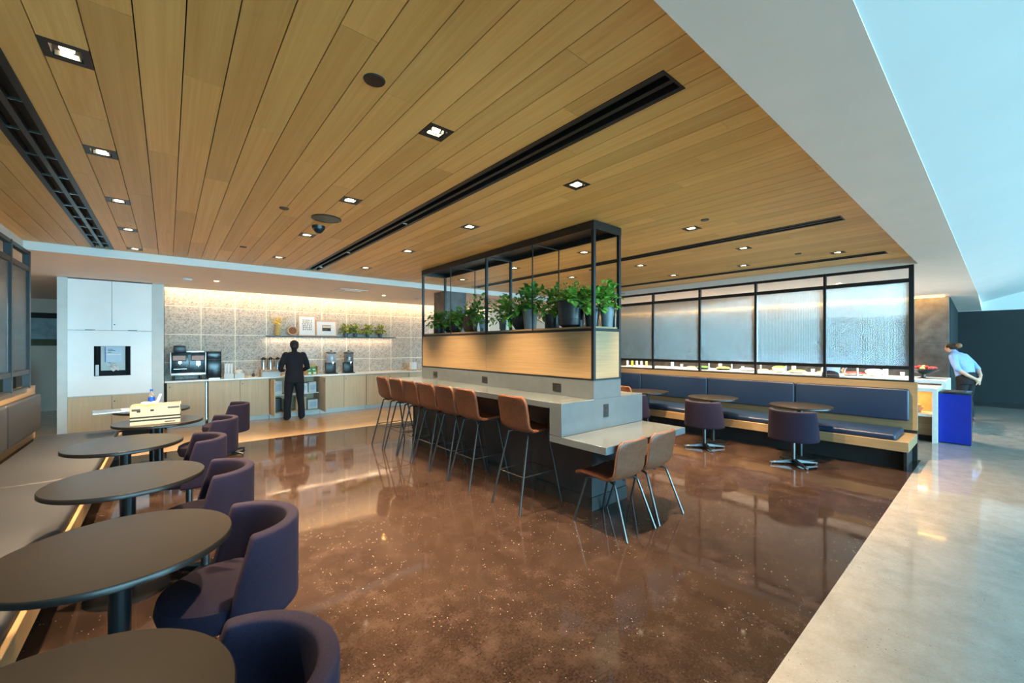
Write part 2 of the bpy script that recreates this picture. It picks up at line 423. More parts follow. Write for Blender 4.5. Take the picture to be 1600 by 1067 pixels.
struct(B(13.9, 16.5, .74, .86, 0, ZS + .2).build('wall_return', 'teal', smooth=0), 'short dark return wall at the end of the slate tiles')
wd = struct(B(16.5, 16.7, -13, .86, 0, 2.52).build('wall_right', 'teal', smooth=0), 'dark teal wall at the right end of the lounge')
B(16.46, 16.5, -13, .74, 0, .12).build('baseboard', 'matblack', wd, smooth=0)
struct(B(16.5, 16.7, -13, .86, 2.52, 4.8).build('wall_right_upper', 'gyp_c', smooth=0), 'white wall above the dark teal wall')
# window wall behind the camera
wf = MB()
wf.box(-9.9, 16.6, -13.1, -13, 0, .12); wf.box(-9.9, 16.6, -13.1, -13, 4.4, 4.8)
for i in range(14): wf.box(-9.9 + i * 2.03, -9.82 + i * 2.03, -13.12, -12.98, .12, 4.4)
struct(wf.build('window_1', 'black_metal', smooth=0), 'tall window frames behind the viewer')
struct(B(4.42, 4.92, 7.4, 7.9, 0, ZW + .05).build('wall_pillar', 'greytile', smooth=0), 'square slate-clad pillar behind the plant island')

# ------------------------------------------------------------------ linear vents
vlabels = {-2: 'long black linear ceiling vent on the far left, with silver clips in its slots', 14: 'long black linear ceiling vent running over the bar stools',
           35: 'thin black linear ceiling vent right of the plant frame', 50: 'thin black linear ceiling vent beside the ribbed glass screen'}
for k, (y0, y1) in VENTS.items():
    x = kx(k); w = .100; hw = .068
    t = thing('ceiling_vent', vlabels[k], 'vent', (x, y0, ZW), 0, 'linear ceiling vents'); Ln = y1 - y0
    MB().box(-w, -hw, 0, Ln, -.004, .0).box(hw, w, 0, Ln, -.004, .0).box(-w, w, -.012, 0, -.004, 0).box(-w, w, Ln, Ln + .012, -.004, 0).build('flange', 'black_metal', t, smooth=0)
    MB().box(-hw - .004, -hw, 0, Ln, 0, .05).box(hw, hw + .004, 0, Ln, 0, .05).box(-hw, hw, 0, Ln, .046, .05).build('channel', 'matblack', t, smooth=0)
    for sx in (0,):
        B(sx - .014, sx + .014, 0, Ln, -.003, .03).build('rail', 'vent_metal' if k == -2 else 'black_metal', t, smooth=0)
    if k == -2:
        for i in range(15):
            for sx in (-.042, .042):
                B(sx - .026, sx + .026, .5 + i * .42, .508 + i * .42, -.006, .006).build('clip', 'chrome', t, smooth=0)
    if k == 14:
        for i, yy in enumerate((2.9, 5.9, 4.6)):
            B(.016, .06, yy, yy + .01, -.005, .005).build('clip', 'steel', t, smooth=0)

# ------------------------------------------------------------------ downlights
rows = {0: 'row nearest the left vent', 10: 'row just left of the long vent', 18: 'row just right of the long vent',
        30: 'row over the far side of the bar', 39: 'row midway to the right bench', 47: 'row along the right bench'}
orn = ['nearest', 'second nearest', 'third nearest', 'fourth nearest', 'farthest']
dl_me = {}
def downlight(x, y, z, label, power, first):
    t = thing('downlight', label, 'downlight', (x, y, z), 0, 'square recessed downlights')
    if not dl_me:
        a = .0755; b = .047
        dl_me['trim'] = MB().box(-a, a, -a, -b, -.002, .004).box(-a, a, b, a, -.002, .004).box(-a, -b, -b, b, -.002, .004).box(b, a, -b, b, -.002, .004).mesh('trim', 0, smooth=0)
        dl_me['housing'] = MB().box(-a, -b, -a, a, .004, .055).box(b, a, -a, a, .004, .055).box(-b, b, -a, -b, .004, .055).box(-b, b, b, a, .004, .055).box(-b, b, -b, b, .05, .055).mesh('housing', 0, smooth=0)
        dl_me['reflector'] = MB().box(-.040, .040, .036, .040, .0, .02).box(.036, .040, -.02, .036, .0, .02).mesh('reflector', 0, smooth=0)
        dl_me['bulb'] = MB().lathe([(0, -.001), (.016, .002), (.024, .014), (.024, .05)], n=16).mesh('bulb')
    link('trim', dl_me['trim'], 'black_metal', t); link('housing', dl_me['housing'], 'matblack', t)
    link('reflector', dl_me['reflector'], 'steel', t); link('bulb', dl_me['bulb'], 'lamp', t)
    l = bpy.data.lights.new('downlight_beam', 'SPOT'); l.energy = power; l.color = WARM; l.spot_size = math.radians(84); l.spot_blend = .6; l.shadow_soft_size = .03
    o = bpy.data.objects.new('downlight_beam', l); COL.objects.link(o); o.parent = t; o.location = (0, 0, -.004)
for k, ys in DOWN.items():
    for i, y in enumerate(ys):
        o_ = orn[i] if i < len(ys) - 1 else 'farthest'
        downlight(kx(k), y, ZW, 'square black ceiling downlight, %s in the %s' % (o_, rows[k]), DOWN_W, 0)
# speaker discs, sprinklers, dome camera
tag(MB().lathe([(0, -.006), (.046, -.006), (.05, 0)], n=28).build('ceiling_speaker', 'black', None, (.737, 1.878, ZW)), 'small round black speaker grille in the ceiling near the camera', 'speaker')
t = thing('ceiling_speaker', 'large round dark speaker grille in the ceiling above the dome camera', 'speaker', (1.18, 4.22, ZW))
MB().lathe([(0, -.008), (.12, -.008), (.125, -.001)], n=36).build('grille', 'vent_metal', t); MB().lathe([(.121, -.010), (.135, -.008), (.135, 0)], n=36, caps=False).build('rim', 'black', t)
t = thing('dome_camera', 'black dome security camera on the timber ceiling', 'camera', (1.195, 4.55, ZW))
MB().lathe([(.0, -.03), (.06, -.03), (.065, 0)], n=24).build('mount', 'black', t); MB().lathe([(0, -.075), (.025, -.07), (.045, -.05), (.05, -.03)], n=24).build('lens_dome', 'mach', t)
for (x, y, lab) in ((.80, 4.15, 'brown sprinkler cover left of the large ceiling speaker'), (.72, 6.1, 'tiny brown sprinkler cover near the back edge of the timber ceiling'),
                    (4.05, 1.87, 'dark round sprinkler cover right of the plant frame'), (6.5, 1.75, 'dark round sprinkler cover near the right end of the timber ceiling'), (5.3, 4.3, 'dark round sprinkler cover seen through the plant frame')):
    tag(MB().lathe([(0, -.008), (.035, -.008), (.04, 0)], n=20).build('sprinkler_cover', 'terracotta' if x < 1 else 'black', None, (x, y, ZW)), lab, 'sprinkler')
def soffit_disc(x, y, r, lab, name='smoke_detector', cat='detector', m='gyp_w', h=.04):
    tag(MB().lathe([(0, -h), (r * .6, -h), (r, -h * .6), (r, 0)], n=24).build(name, m, None, (x, y, ZS)), lab, cat)
soffit_disc(.25, 8.9, .07, 'round white smoke detector on the soffit left of the coffee wall')
soffit_disc(4.6, 9.0, .08, 'round white smoke detector on the soffit near the plant island')
for i, (x, y) in enumerate(((.65, 8.9), (3.75, 9.0), (-1.9, 7.6), (9.4, 1.9), (10.2, 4.2), (-2.6, 9.6))):
    labs = ['above the coffee machine', 'above the drink dispensers', 'beside the left glass screen', 'seen over the right screen end', 'seen over the middle of the right screen', 'in the corridor left of the cabinet']
    t = thing('soffit_downlight', 'small round white downlight in the soffit ' + labs[i], 'downlight', (x, y, ZS), 0, 'small soffit downlights')
    MB().lathe([(.035, -.003), (.05, -.003), (.05, 0)], n=24, caps=False).build('trim', 'gyp_w', t); MB().lathe([(0, -.002), (.034, -.002)], n=20).build('lens', 'lamp', t)
    l = bpy.data.lights.new('downlight_beam', 'SPOT'); l.energy = 26; l.color = WARM; l.spot_size = math.radians(120); l.spot_blend = .7; l.shadow_soft_size = .04
    o = bpy.data.objects.new('downlight_beam', l); COL.objects.link(o); o.parent = t; o.location = (0, 0, -.01)
t = thing('air_diffuser', 'square white air diffuser in the soffit above the drink dispensers', 'vent', (2.9, 8.7, ZS))
MB().box(-.28, .28, -.28, .28, -.008, 0).build('frame', 'gyp_w', t, smooth=0); MB().box(-.16, .16, -.16, .16, -.02, -.008).build('core', 'gyp_w', t, smooth=0)

# ------------------------------------------------------------------ cove lights
t = thing('cove_light', 'warm glowing light strip in the cove above the coffee wall', 'light', (0, 0, 0))
B(.0, 7.8, 10.46, 10.49, 2.775, 2.785).build('led_strip', 'led', t, smooth=0); B(.0, 7.8, 10.421, 10.455, ZS + .01, 2.80).build('holder', 'gyp', t, smooth=0)
area('cove_glow', (3.9, 10.5, 2.80), (math.radians(100), 0, 0), 7.8, .04, 13, (1.0, .50, .09), t)
t = thing('cove_light', 'warm glowing light strip in the cove above the buffet wall', 'light', (0, 0, 0))
B(13.32, 13.35, .8, 10.8, 2.70, 2.71).build('led_strip', 'led', t, smooth=0)
area('cove_glow', (13.36, 5.8, 2.715), (0, math.radians(-50), 0), .05, 10, 30, (1.0, .52, .11), t)

# ------------------------------------------------------------------ coffee counter
FY = 10.25
wt = struct(None) if False else None
top = tag(MB().box(-.056, 6.25, FY - .03, 10.80, .885, .92).build('worktop', 'worktop', None, bevel=.003, seg=1), 'long white worktop running along the speckled tile wall', 'worktop')
def cabinet(label, x0, x1, doors, opened=False):
    t = thing('base_cabinet', label, 'cabinet', (x0, FY, 0), 0, 'base cabinets under the white worktop'); w = x1 - x0
    b = MB().box(0, .018, .02, .53, .10, .884).box(w - .018, w, .02, .53, .10, .884).box(.018, w - .018, .02, .53, .10, .118).box(.018, w - .018, .512, .53, .118, .884)
    b.build('body', 'oak_z', t, smooth=0)
    B(0, w, .06, .075, 0, .10).build('toe_kick', 'grey_panel', t, smooth=0)
    if opened:
        B(.018, w - .018, .05, .50, .49, .51).build('shelf', 'white_panel', t, smooth=0)
        for a, hx in ((0, 1), (w, -1)):
            d = MB().box(0, .018, -.50, 0, .105, .88).build('door', 'oak_z', t, (a - (.0 if hx > 0 else .018), .018, 0), smooth=0)
            MB().tube([(.009 + .012 * hx, -.44, .80), (.009 + .03 * hx, -.44, .80)], .008).build('lock', 'black', d)
    else:
        dw = w / doors
        for i in range(doors):
            d = B(.003, dw - .003, 0, .018, .105, .878).build('door', 'oak_z', t, (i * dw, 0, 0), smooth=0)
            if i == doors - 1:
                MB().tube([(.04, .001, .80), (.04, -.008, .80)], .010).build('lock', 'black', d)
    return t
c = cabinet('single-door oak base cabinet under the coffee machine', -.02, .57, 1)
B(.60, .612, -.035, -.02, .12, .87).build('pull_bar', 'steel', c, smooth=0)
tag(B(-.05, -.022, FY + .02, FY + .5, 0, .884).build('filler_panel', 'matblack', None, smooth=0), 'narrow black filler panel at the left end of the coffee counter', 'panel')
cabinet('two-door oak base cabinet left of the person in the dark suit', .62, 1.69, 2)
c3 = cabinet('oak base cabinet with both doors open in front of the person in the dark suit', 1.70, 2.73, 2, True)
cabinet('two-door oak base cabinet below the drink dispensers', 2.74, 3.81, 2)
cabinet('two-door oak base cabinet behind the farthest bar stools', 3.82, 4.97, 2)
cabinet('two-door oak base cabinet hidden behind the plant island', 4.98, 6.2, 2)
# contents of the open cabinet
def boxitem(name, label, cat, x, y, z, w, d, h, m, group=None, strip=None, rotz=0):
    t = thing(name, label, cat, (x, y, z), rotz, group)
    B(-w / 2, w / 2, -d / 2, d / 2, 0, h).build('body', m, t, bevel=.004, seg=1)
    if strip: B(-w * .36, w * .36, -d / 2 - .002, -d / 2, h * .25, h * .75).build('label_patch', strip, t, smooth=0)
    return t
boxitem('napkin_pack', 'white paper napkin pack at the left of the open cabinet top shelf', 'packet', 1.86, FY + .20, .511, .20, .2, .30, 'paper', None, 'screen_sheet')
boxitem('napkin_pack', 'white paper pack right of the suited person on the open cabinet shelf', 'packet', 2.40, FY + .20, .511, .16, .2, .22, 'paper', None, 'screen_sheet')
boxitem('napkin_pack', 'white paper pack at the right of the open cabinet top shelf', 'packet', 2.59, FY + .20, .511, .16, .2, .24, 'paper', None, 'screen_sheet')
boxitem('storage_carton', 'dark carton at the lower left of the open cabinet', 'box', 1.86, FY + .25, .119, .20, .2, .30, 'black', None)
boxitem('storage_carton', 'brown carton on the lower shelf right of the suited person', 'box', 2.36, FY + .25, .119, .22, .2, .30, 'cardboard', None)
boxitem('storage_carton', 'white printed carton at the lower right of the open cabinet', 'box', 2.60, FY + .22, .119, .21, .2, .22, 'paper', None, 'screen_sheet')
boxitem('paper_stack', 'upright white paper stack between the legs of the suited person', 'paper', 2.08, FY + .22, .119, .12, .2, .26, 'paper', None)
# coffee machine
CM = thing('coffee_machine', 'large dark coffee machine with silver frame and black bean hopper', 'coffee machine', (.03, FY + .06, .92))
B(0, .55, .02, .46, .10, .545).build('body', 'mach', CM, bevel=.008)
B(-.004, .012, -.004, .02, .10, .55).build('side_frame', 'steel', CM, bevel=.003); B(.54, .556, -.004, .02, .10, .55).build('side_frame', 'steel', CM, bevel=.003)
B(.0, .552, -.03, .02, .09, .145).build('drip_tray', 'steel', CM, bevel=.006)
for i, x0 in enumerate((.03, .32)):
    d = B(x0, x0 + .21, .004, .019, .375, .50).build('bean_window', 'black', CM, bevel=.003); B(x0 + .008, x0 + .202, .0, .005, .39, .48).build('bean_panel', 'copper', d, smooth=0)
B(.27, .31, .008, .02, .37, .50).build('center_strip', 'black', CM, smooth=0)
MB().box(.12, .17, -.02, .02, .33, .37).cyl(.145, -.005, .30, .33, .012).build('spout', 'steel', CM); MB().box(.40, .46, -.02, .02, .29, .37).cyl(.43, -.005, .26, .29, .014).build('spout', 'chrome', CM)
B(.05, .25, -.02, .02, .22, .226).build('cup_rest', 'steel', CM, smooth=0); MB().tube([(.29, .005, .36), (.29, -.02, .34), (.29, -.02, .27)], .006).build('steam_wand', 'chrome', CM)
B(.05, .235, .08, .30, .545, .68).build('bean_hopper', 'black', CM, bevel=.012); B(.24, .53, .06, .42, .545, .58).build('top_tray', 'steel', CM, bevel=.006)
for x in (.05, .47):
    for y in (.06, .40): MB().cyl(x, y, 0, .10, .018, .016, 12).build('foot', 'black', CM)
FR = thing('milk_fridge', 'tall glossy black milk fridge beside the coffee machine', 'fridge', (.60, FY + .06, .92))
B(0, .24, .02, .42, .015, .56).build('body', 'black', FR, bevel=.01); B(.004, .236, 0, .02, .03, .40).build('door', 'mach', FR, bevel=.006); B(.004, .236, 0, .02, .41, .555).build('control_panel', 'mach', FR, bevel=.006)
B(.03, .21, .0, .01, .0, .018).build('base_strip', 'steel', FR, smooth=0)
def bin_items(x, label, cups):
    t = thing('acrylic_bin', label, 'container', (x, FY + .12, .92))
    MB().box(-.085, .085, -.09, -.085, 0, .10).box(-.085, .085, .085, .09, 0, .10).box(-.085, -.08, -.085, .085, 0, .10).box(.08, .085, -.085, .085, 0, .10).box(-.08, .08, -.085, .085, 0, .005).build('walls', 'grey_panel', t, smooth=0)
    if cups:
        for i in range(3):
            cx = -.05 + i * .05
            tag(MB().lathe([(.022, 0), (.03, .30)], n=14).build('cup_stack', 'paper', None, (x + cx, FY + .12 + (i % 2) * .04, .926)), ['left', 'middle', 'right'][i] + ' stack of white paper cups in the acrylic bin by the fridge', 'cups', 'paper cup stacks')
    else:
        m = MB()
        tag(MB().lathe([(.075, 0), (.078, .06), (.07, .14), (.04, .165), (0, .17)], n=18).build('bread_pile', 'cream', None, (x, FY + .12, .926)), 'pale domed lid stack in the second acrylic bin', 'lids')
bin_items(.965, 'clear acrylic bin holding paper cups beside the fridge', True)
bin_items(1.15, 'clear acrylic bin with pale lids right of the paper cups', False)
t = thing('spoon_jar', 'small dark jar of stirrers on a saucer left of the carafes', 'jar', (1.43, FY + .14, .92))
MB().cyl(0, 0, 0, .01, .07, .08).build('saucer', 'cream', t); MB().cyl(-.02, 0, .01, .08, .025).build('jar', 'terracotta', t); MB().tube([(-.02, 0, .05), (0, .01, .13)], .004).tube([(-.02, 0, .05), (-.03, .0, .12)], .004).build('stirrers', 'black', t)
t = thing('carafe_stand', 'pale wooden stand under the three carafes', 'stand', (1.74, FY + .14, .92)); 
MB().box(-.20, .20, -.10, .12, .13, .155).box(-.20, -.18, -.10, .12, 0, .13).box(.18, .20, -.10, .12, 0, .13).build('frame', 'tray_wood', t, smooth=0); B(-.18, .18, -.06, -.05, .0, .11).build('front_rail', 'grey_panel', t, smooth=0)
for i in range(3):
    t = thing('carafe', ['left', 'middle', 'right'][i] + ' steel thermal carafe with black handle on the wooden stand', 'carafe', (1.60 + i * .137, FY + .14, 1.076), 0, 'steel thermal carafes')
    MB().lathe([(.046, 0), (.046, .19), (.036, .215)], n=20).build('body', 'steel', t); MB().lathe([(.038, .215), (.040, .245), (.022, .268), (0, .272)], n=20).build('lid', 'black', t)
    MB().tube([(.036, 0, .245), (.068, 0, .235), (.072, 0, .16), (.066, 0, .06), (.046, 0, .05)], .008).build('handle', 'black', t); MB().tube([(-.03, 0, .235), (-.052, 0, .225)], .012).build('spout', 'black', t)
t = thing('tea_display', 'wooden tea display box with green packets', 'tea box', (2.46, FY + .14, .92))
MB().box(-.01, .0, -.08, .10, 0, .20).box(.23, .24, -.08, .10, 0, .20).box(0, .23, .09, .10, 0, .26).box(0, .23, -.08, .09, 0, .012).build('frame', 'orange_w', t, smooth=0)
for i in range(2):
    for j in range(2):
        p = B(.012 + i * .11, .11 + i * .11, -.06 + j * .07, -.03 + j * .07, .012, .11 + j * .07).build('packet', 'greenpack', t, smooth=0); B(.03 + i * .11, .09 + i * .11, -.062 + j * .07, -.06 + j * .07, .02, .06 + j * .07).build('sticker', 'cream', p, smooth=0)
for i, x in enumerate((3.03, 3.45)):
    t = thing('drink_dispenser', ['left', 'right'][i] + ' drink dispenser with clear tank and black stand on the coffee counter', 'dispenser', (x, FY + .20, .92), 0, 'drink dispensers')
    MB().box(-.125, .125, -.12, .12, 0, .02).box(-.115, .115, .0, .11, .02, .27).build('stand', 'black', t, bevel=.006)
    MB().lathe([(.105, .27), (.112, .29), (.112, .49), (.108, .495)], n=28).build('tank', 'clear', t)
    MB().cyl(-.0, 0, .275, .48, .085).build('drink', 'mach' if i else 'screen_sheet', t)
    MB().lathe([(.118, .495), (.118, .515), (.06, .535), (.02, .545), (.02, .565), (0, .57)], n=28).build('lid', 'black', t)
    MB().tube([(0, -.06, .25), (0, -.14, .25), (0, -.15, .20)], .012).build('tap', 'chrome', t); MB().box(-.015, .015, -.155, -.14, .25, .285).build('tap_handle', 'chrome', t, smooth=0)
t = thing('serving_tray', 'wooden tray with white packet at the right end of the coffee counter', 'tray', (5.22, FY + .12, .92))
B(-.2, .2, -.1, .14, 0, .03).build('board', 'tray_wood', t, bevel=.004); B(-.14, .02, -.04, .06, .03, .22).build('packet', 'paper', t, bevel=.004); 
t = thing('water_bottle', 'clear bottle standing behind the tray at the counter end', 'bottle', (5.36, FY + .33, .92))
MB().lathe([(.035, 0), (.035, .18), (.014, .24), (.014, .27)], n=16).build('body', 'clear', t); MB().cyl(0, 0, .27, .29, .016).build('cap', 'black', t)
# wall shelf
sh = tag(B(1.70, 4.76, 10.60, 10.80, 1.808, 1.828).build('wall_shelf', 'black_metal', None, smooth=0), 'thin black wall shelf on the speckled tile wall', 'shelf')
area('shelf_glow', (3.2, 10.70, 1.80), (0, 0, 0), 3.0, .04, 3, (1.0, .70, .42))
def leaves(mb, n, cen, rad, size, rnd, droop=.4, up=.5, mi=0, wide=.42):
    for _ in range(n):
        a = rnd.uniform(0, 2 * PI); e = rnd.uniform(-droop, 1.25); R = rnd.uniform(.25, 1)
        d = Vector((math.cos(a) * math.cos(e), math.sin(a) * math.cos(e), math.sin(e)))
        p = Vector(cen) + Vector((d.x * rad[0], d.y * rad[1], d.z * rad[2])) * R
        dr = (d + Vector((rnd.uniform(-.7, .7), rnd.uniform(-.7, .7), rnd.uniform(-.7, up)))).normalized()
        sd = dr.cross(Vector((0, 0, 1)) if abs(dr.z) < .9 else Vector((1, 0, 0))).normalized()
        L_ = size * rnd.uniform(.6, 1.2); w = L_ * wide; nn = sd.cross(dr) * L_ * .12
        q = [p, p + dr * L_ * .35 + sd * w + nn, p + dr * L_ * .35 - sd * w + nn, p + dr * L_ * .75 + sd * w * .7 - nn * .2, p + dr * L_ * .75 - sd * w * .7 - nn * .2, p + dr * L_ - nn * 2]
        mb.add(q, [(0, 1, 2), (1, 3, 4, 2), (3, 5, 4)], mi)
def fern(mb, n, cen, length, rnd, up=.9, wide=.2):
    for i in range(n):
        a = 2 * PI * i / n + rnd.uniform(-.3, .3); el = rnd.uniform(.25, up); L_ = length * rnd.uniform(.7, 1.1)
        h = Vector((math.cos(a), math.sin(a), 0)); P = []
        for k in range(21):
            f = k / 20; P.append(Vector(cen) + h * L_ * f * math.cos(el) + Vector((0, 0, L_ * (f * math.sin(el) - .45 * f * f))))
        sd0 = h.cross(Vector((0, 0, 1)))
        for k in range(1, 21):
            f = k / 20; w = L_ * wide * math.sin(PI * min(1, .15 + f * .85)) + .004
            t_ = (P[k] - P[k - 1])
            for sg in (-1, 1):
                tip = P[k] + sd0 * sg * w + t_ * .5 + Vector((0, 0, -.25 * w))
                mb.add([P[k - 1], P[k - 1] + t_ * .5 + sd0 * sg * w * .5 + Vector((0, 0, .06 * w)), tip, P[k] ], [(0, 1, 2), (0, 2, 3)])
def stems(mb, n, cen, rad, rnd):
    for _ in range(n):
        a = rnd.uniform(0, 2 * PI)
        mb.tube([cen, (cen[0] + math.cos(a) * rad[0] * .4, cen[1] + math.sin(a) * rad[1] * .4, cen[2] + rad[2] * .5), (cen[0] + math.cos(a) * rad[0] * .8, cen[1] + math.sin(a) * rad[1] * .8, cen[2] + rad[2] * .7)], .003, 4)
R_ = random.Random(3)
SZ = 1.828
t = thing('flower_vase', 'straw-coloured vase with yellow flowers on the wall shelf', 'vase', (1.93, 10.69, SZ))
MB().lathe([(.05, 0), (.062, .10), (.055, .22), (.06, .25)], n=20).build('vase', 'straw', t)
m = MB(); leaves(m, 50, (0, 0, .32), (.10, .07, .10), .06, R_); m.build('blooms', 'yellow', t)
m = MB()
for p in ((-.22, 0, .42), (.18, 0, .45), (.2, .02, .27), (-.1, 0, .40)): m.tube([(0, 0, .24), (p[0] * .5, 0, p[2] * .75), p], .004, 5)
leaves(m, 14, (-.16, 0, .40), (.08, .04, .04), .03, R_); leaves(m, 12, (.18, 0, .36), (.06, .04, .1), .035, R_); m.build('sprigs', 'leaf_y', t)
t = thing('woven_plate', 'round brown woven plate leaning on the wall shelf', 'decoration', (2.23, 10.68, SZ))
m1 = MB().lathe([(0, .012), (.075, .012), (.08, .02), (.08, 0), (0, 0)], n=28); m2 = MB().lathe([(.075, .0), (.112, .0), (.112, .045), (.098, .052), (.08, .03), (.075, .0)], n=28, caps=False)
for n_, m_, k_ in (('centre', m1, 'basket'), ('rim', m2, 'basket_l')):
    o = m_.build(n_, k_, t); o.rotation_euler = (math.radians(82), 0, 0); o.location = (0, 0, .115)
def frame(label, x, w, h, y, img):
    t = thing('picture_frame', label, 'picture', (x, y, SZ)); t.rotation_euler = (math.radians(-6), 0, 0)
    MB().box(-w / 2, w / 2, -.012, .012, 0, .028).box(-w / 2, w / 2, -.012, .012, h - .028, h).box(-w / 2, -w / 2 + .028, -.012, .012, .028, h - .028).box(w / 2 - .028, w / 2, -.012, .012, .028, h - .028).build('frame', 'basket_l', t, bevel=.002, seg=1)
    B(-w / 2 + .028, w / 2 - .028, -.002, .010, .028, h - .028).build('mat_board', 'paper', t, smooth=0)
    if img == 'dots':
        m = MB(); r = random.Random(5)
        for i in range(5):
            for j in range(6):
                x0 = -.09 + i * .045 + r.uniform(-.006, .006); z0 = h * .32 + j * .045
                m.ell((x0, -.004, z0), (.010, .002, .014 + r.uniform(0, .006)), 8, 6)
        m.build('leaf_print', 'olive', t)
    else:
        B(-.10, .10, -.005, -.002, h * .33, h * .70).build('photo_print', 'ink', t, smooth=0)
        MB().box(-.095, .095, -.0065, -.005, h * .52, h * .68).build('photo_sky', 'beige', t, smooth=0); MB().box(-.09, .02, -.0065, -.005, h * .36, h * .44).build('photo_field', 'olive', t, smooth=0)
frame('tall pale-wood framed print of small leaves on the wall shelf', 2.57, .40, .51, 10.735, 'dots')
frame('landscape pale-wood framed dark photograph on the wall shelf', 3.0, .50, .40, 10.70, 'photo')
for i, x in enumerate((3.46, 3.70, 4.02, 4.36)):
    t = thing('shelf_plant', ['first', 'second', 'third', 'fourth'][i] + ' yellow-green leafy plant from the left on the wall shelf', 'plant', (x, 10.70, SZ), 0, 'yellow-green plants on the wall shelf')
    MB().lathe([(.045, 0), (.055, .09), (.05, .09), (.048, .08), (0, .08)], n=18).build('pot', 'pot_grey', t)
    m = MB(); leaves(m, 130, (0, -.01, .15), (.16, .09, .17), .085, R_, wide=.3); m.build('foliage', 'leaf_y', t)
    m = MB(); stems(m, 6, (0, 0, .08), (.12, .06, .14), R_); m.build('stems', 'stem', t)

# ------------------------------------------------------------------ white tall cabinet on the left
TC = thing('tall_cabinet', 'tall white cabinet with a dark niche, oak doors below', 'cabinet', (0, 9.95, 0))
MB().box(-1.40, -1.285, 0, .75, 0, ZS - .003).build('side_panel', 'grey_panel', TC, smooth=0); MB().box(-.225, -.065, 0, .85, 0, ZS - .003).build('side_panel', 'grey_panel', TC, smooth=0)
for a, b in ((-1.283, -.756), (-.750, -.228)):
    d = B(a, b, 0, .02, 1.866, ZS - .02).build('upper_door', 'white_panel', TC, smooth=0); B((a + b) / 2 - .06, (a + b) / 2 + .06, -.004, 0, 1.867, 1.875).build('finger_pull', 'black', d, smooth=0)
MB().tube([(-.72, .001, 1.97), (-.72, -.006, 1.97)], .010).build('lock', 'black', TC)
nx0, nx1, nz0, nz1 = -.975, -.515, 1.075, 1.592
MB().box(-1.283, nx0, 0, .02, .75, 1.86).box(nx1, -.228, 0, .02, .75, 1.86).box(nx0, nx1, 0, .02, .75, nz0).box(nx0, nx1, 0, .02, nz1, 1.86).build('niche_panel', 'white_panel', TC, smooth=0)
MB().box(nx0 - .01, nx1 + .01, .30, .31, nz0 - .01, nz1 + .01).box(nx0 - .01, nx0, .02, .30, nz0, nz1).box(nx1, nx1 + .01, .02, .30, nz0, nz1).box(nx0, nx1, .02, .30, nz0 - .01, nz0).box(nx0, nx1, .02, .30, nz1, nz1 + .01).build('niche_lining', 'matblack', TC, smooth=0)
MB().box(-1.283, -.228, 0, .02, .735, .748).build('ledge', 'grey_panel', TC, smooth=0)
for a, b in ((-1.283, -.756), (-.750, -.228)):
    d = B(a, b, .005, .025, .105, .732).build('lower_door', 'oak_z', TC, smooth=0)
MB().tube([(-.72, .006, .63), (-.72, -.004, .63)], .010).build('lock', 'black', TC)
B(-1.283, -.228, .05, .07, 0, .10).build('toe_kick', 'matblack', TC, smooth=0)
t = thing('waste_opening', 'clear holder with a printed notice inside the dark niche', 'sign', (-.745, 10.03, 1.075))
B(-.155, .155, .03, .04, .09, .515).build('backing', 'grey_panel', t, smooth=0)
B(-.09, .12, .0, .004, .235, .515).build('notice', 'screen_sheet', t, smooth=0)
for i, (a, b) in enumerate(((.455, .00), (.435, .03), (.405, -.02))): B(-.065, b, -.002, 0, a, a + .008).build('print_line', 'ink', t, smooth=0)
B(-.075, .105, -.002, 0, .36, .378).build('print_line', 'paper', t, smooth=0)
B(-.10, -.092, -.003, 0, .235, .50).build('print_bar', 'blue_lab', t, smooth=0)
m = MB(); leaves(m, 10, (0, .015, .16), (.08, .01, .06), .09, R_, wide=.5); m.build('crumpled_paper', 'paper', t)
t = boxitem('paper_card', 'small white card at the left inside the dark niche', 'card', -.945, 10.06, 1.076, .045, .01, .19, 'paper')
t.location[2] = 1.0755 + .001

# ------------------------------------------------------------------ screens
def screen(label, X, ys, sgn, glass='ribbed', z_bot=1.089):
    """glass screen in the plane x=X, posts at ys"""
    t = thing('glass_screen', label, 'screen', (X, 0, 0))
    y0, y1 = ys[0], ys[-1]
    for i, y in enumerate(ys):
        w = .026 if i in (0, len(ys) - 1) else .017
        B(-.03, .03, y - w, y + w, z_bot, ZS - .002).build('post', 'black_metal', t, smooth=0)
    for za_, zb_ in ((ZS - .045, ZS - .004), (2.495, 2.55), (1.262, 1.312), (z_bot, z_bot + .018)):
        for i in range(len(ys) - 1):
            B(-.025, .025, ys[i] + .02, ys[i + 1] - .02, za_, zb_).build('rail', 'black_metal', t, smooth=0)
    for i in range(len(ys) - 1):
        a, b = ys[i] + .02, ys[i + 1] - .02
        B(-.004, .004, a, b, 1.312, 2.495).build('glass_pane', glass, t, smooth=0)
    return t
screen('black framed screen with ribbed glass panes above the navy bench', 8.0, [.80, 1.79, 2.79, 3.79, 4.80, 5.80, 6.80], 1)
screen('black framed screen with ribbed glass panes above the left grey bench', -1.31, [7.55, 6.80, 5.80, 4.80, 3.80, 2.80][::-1], -1)

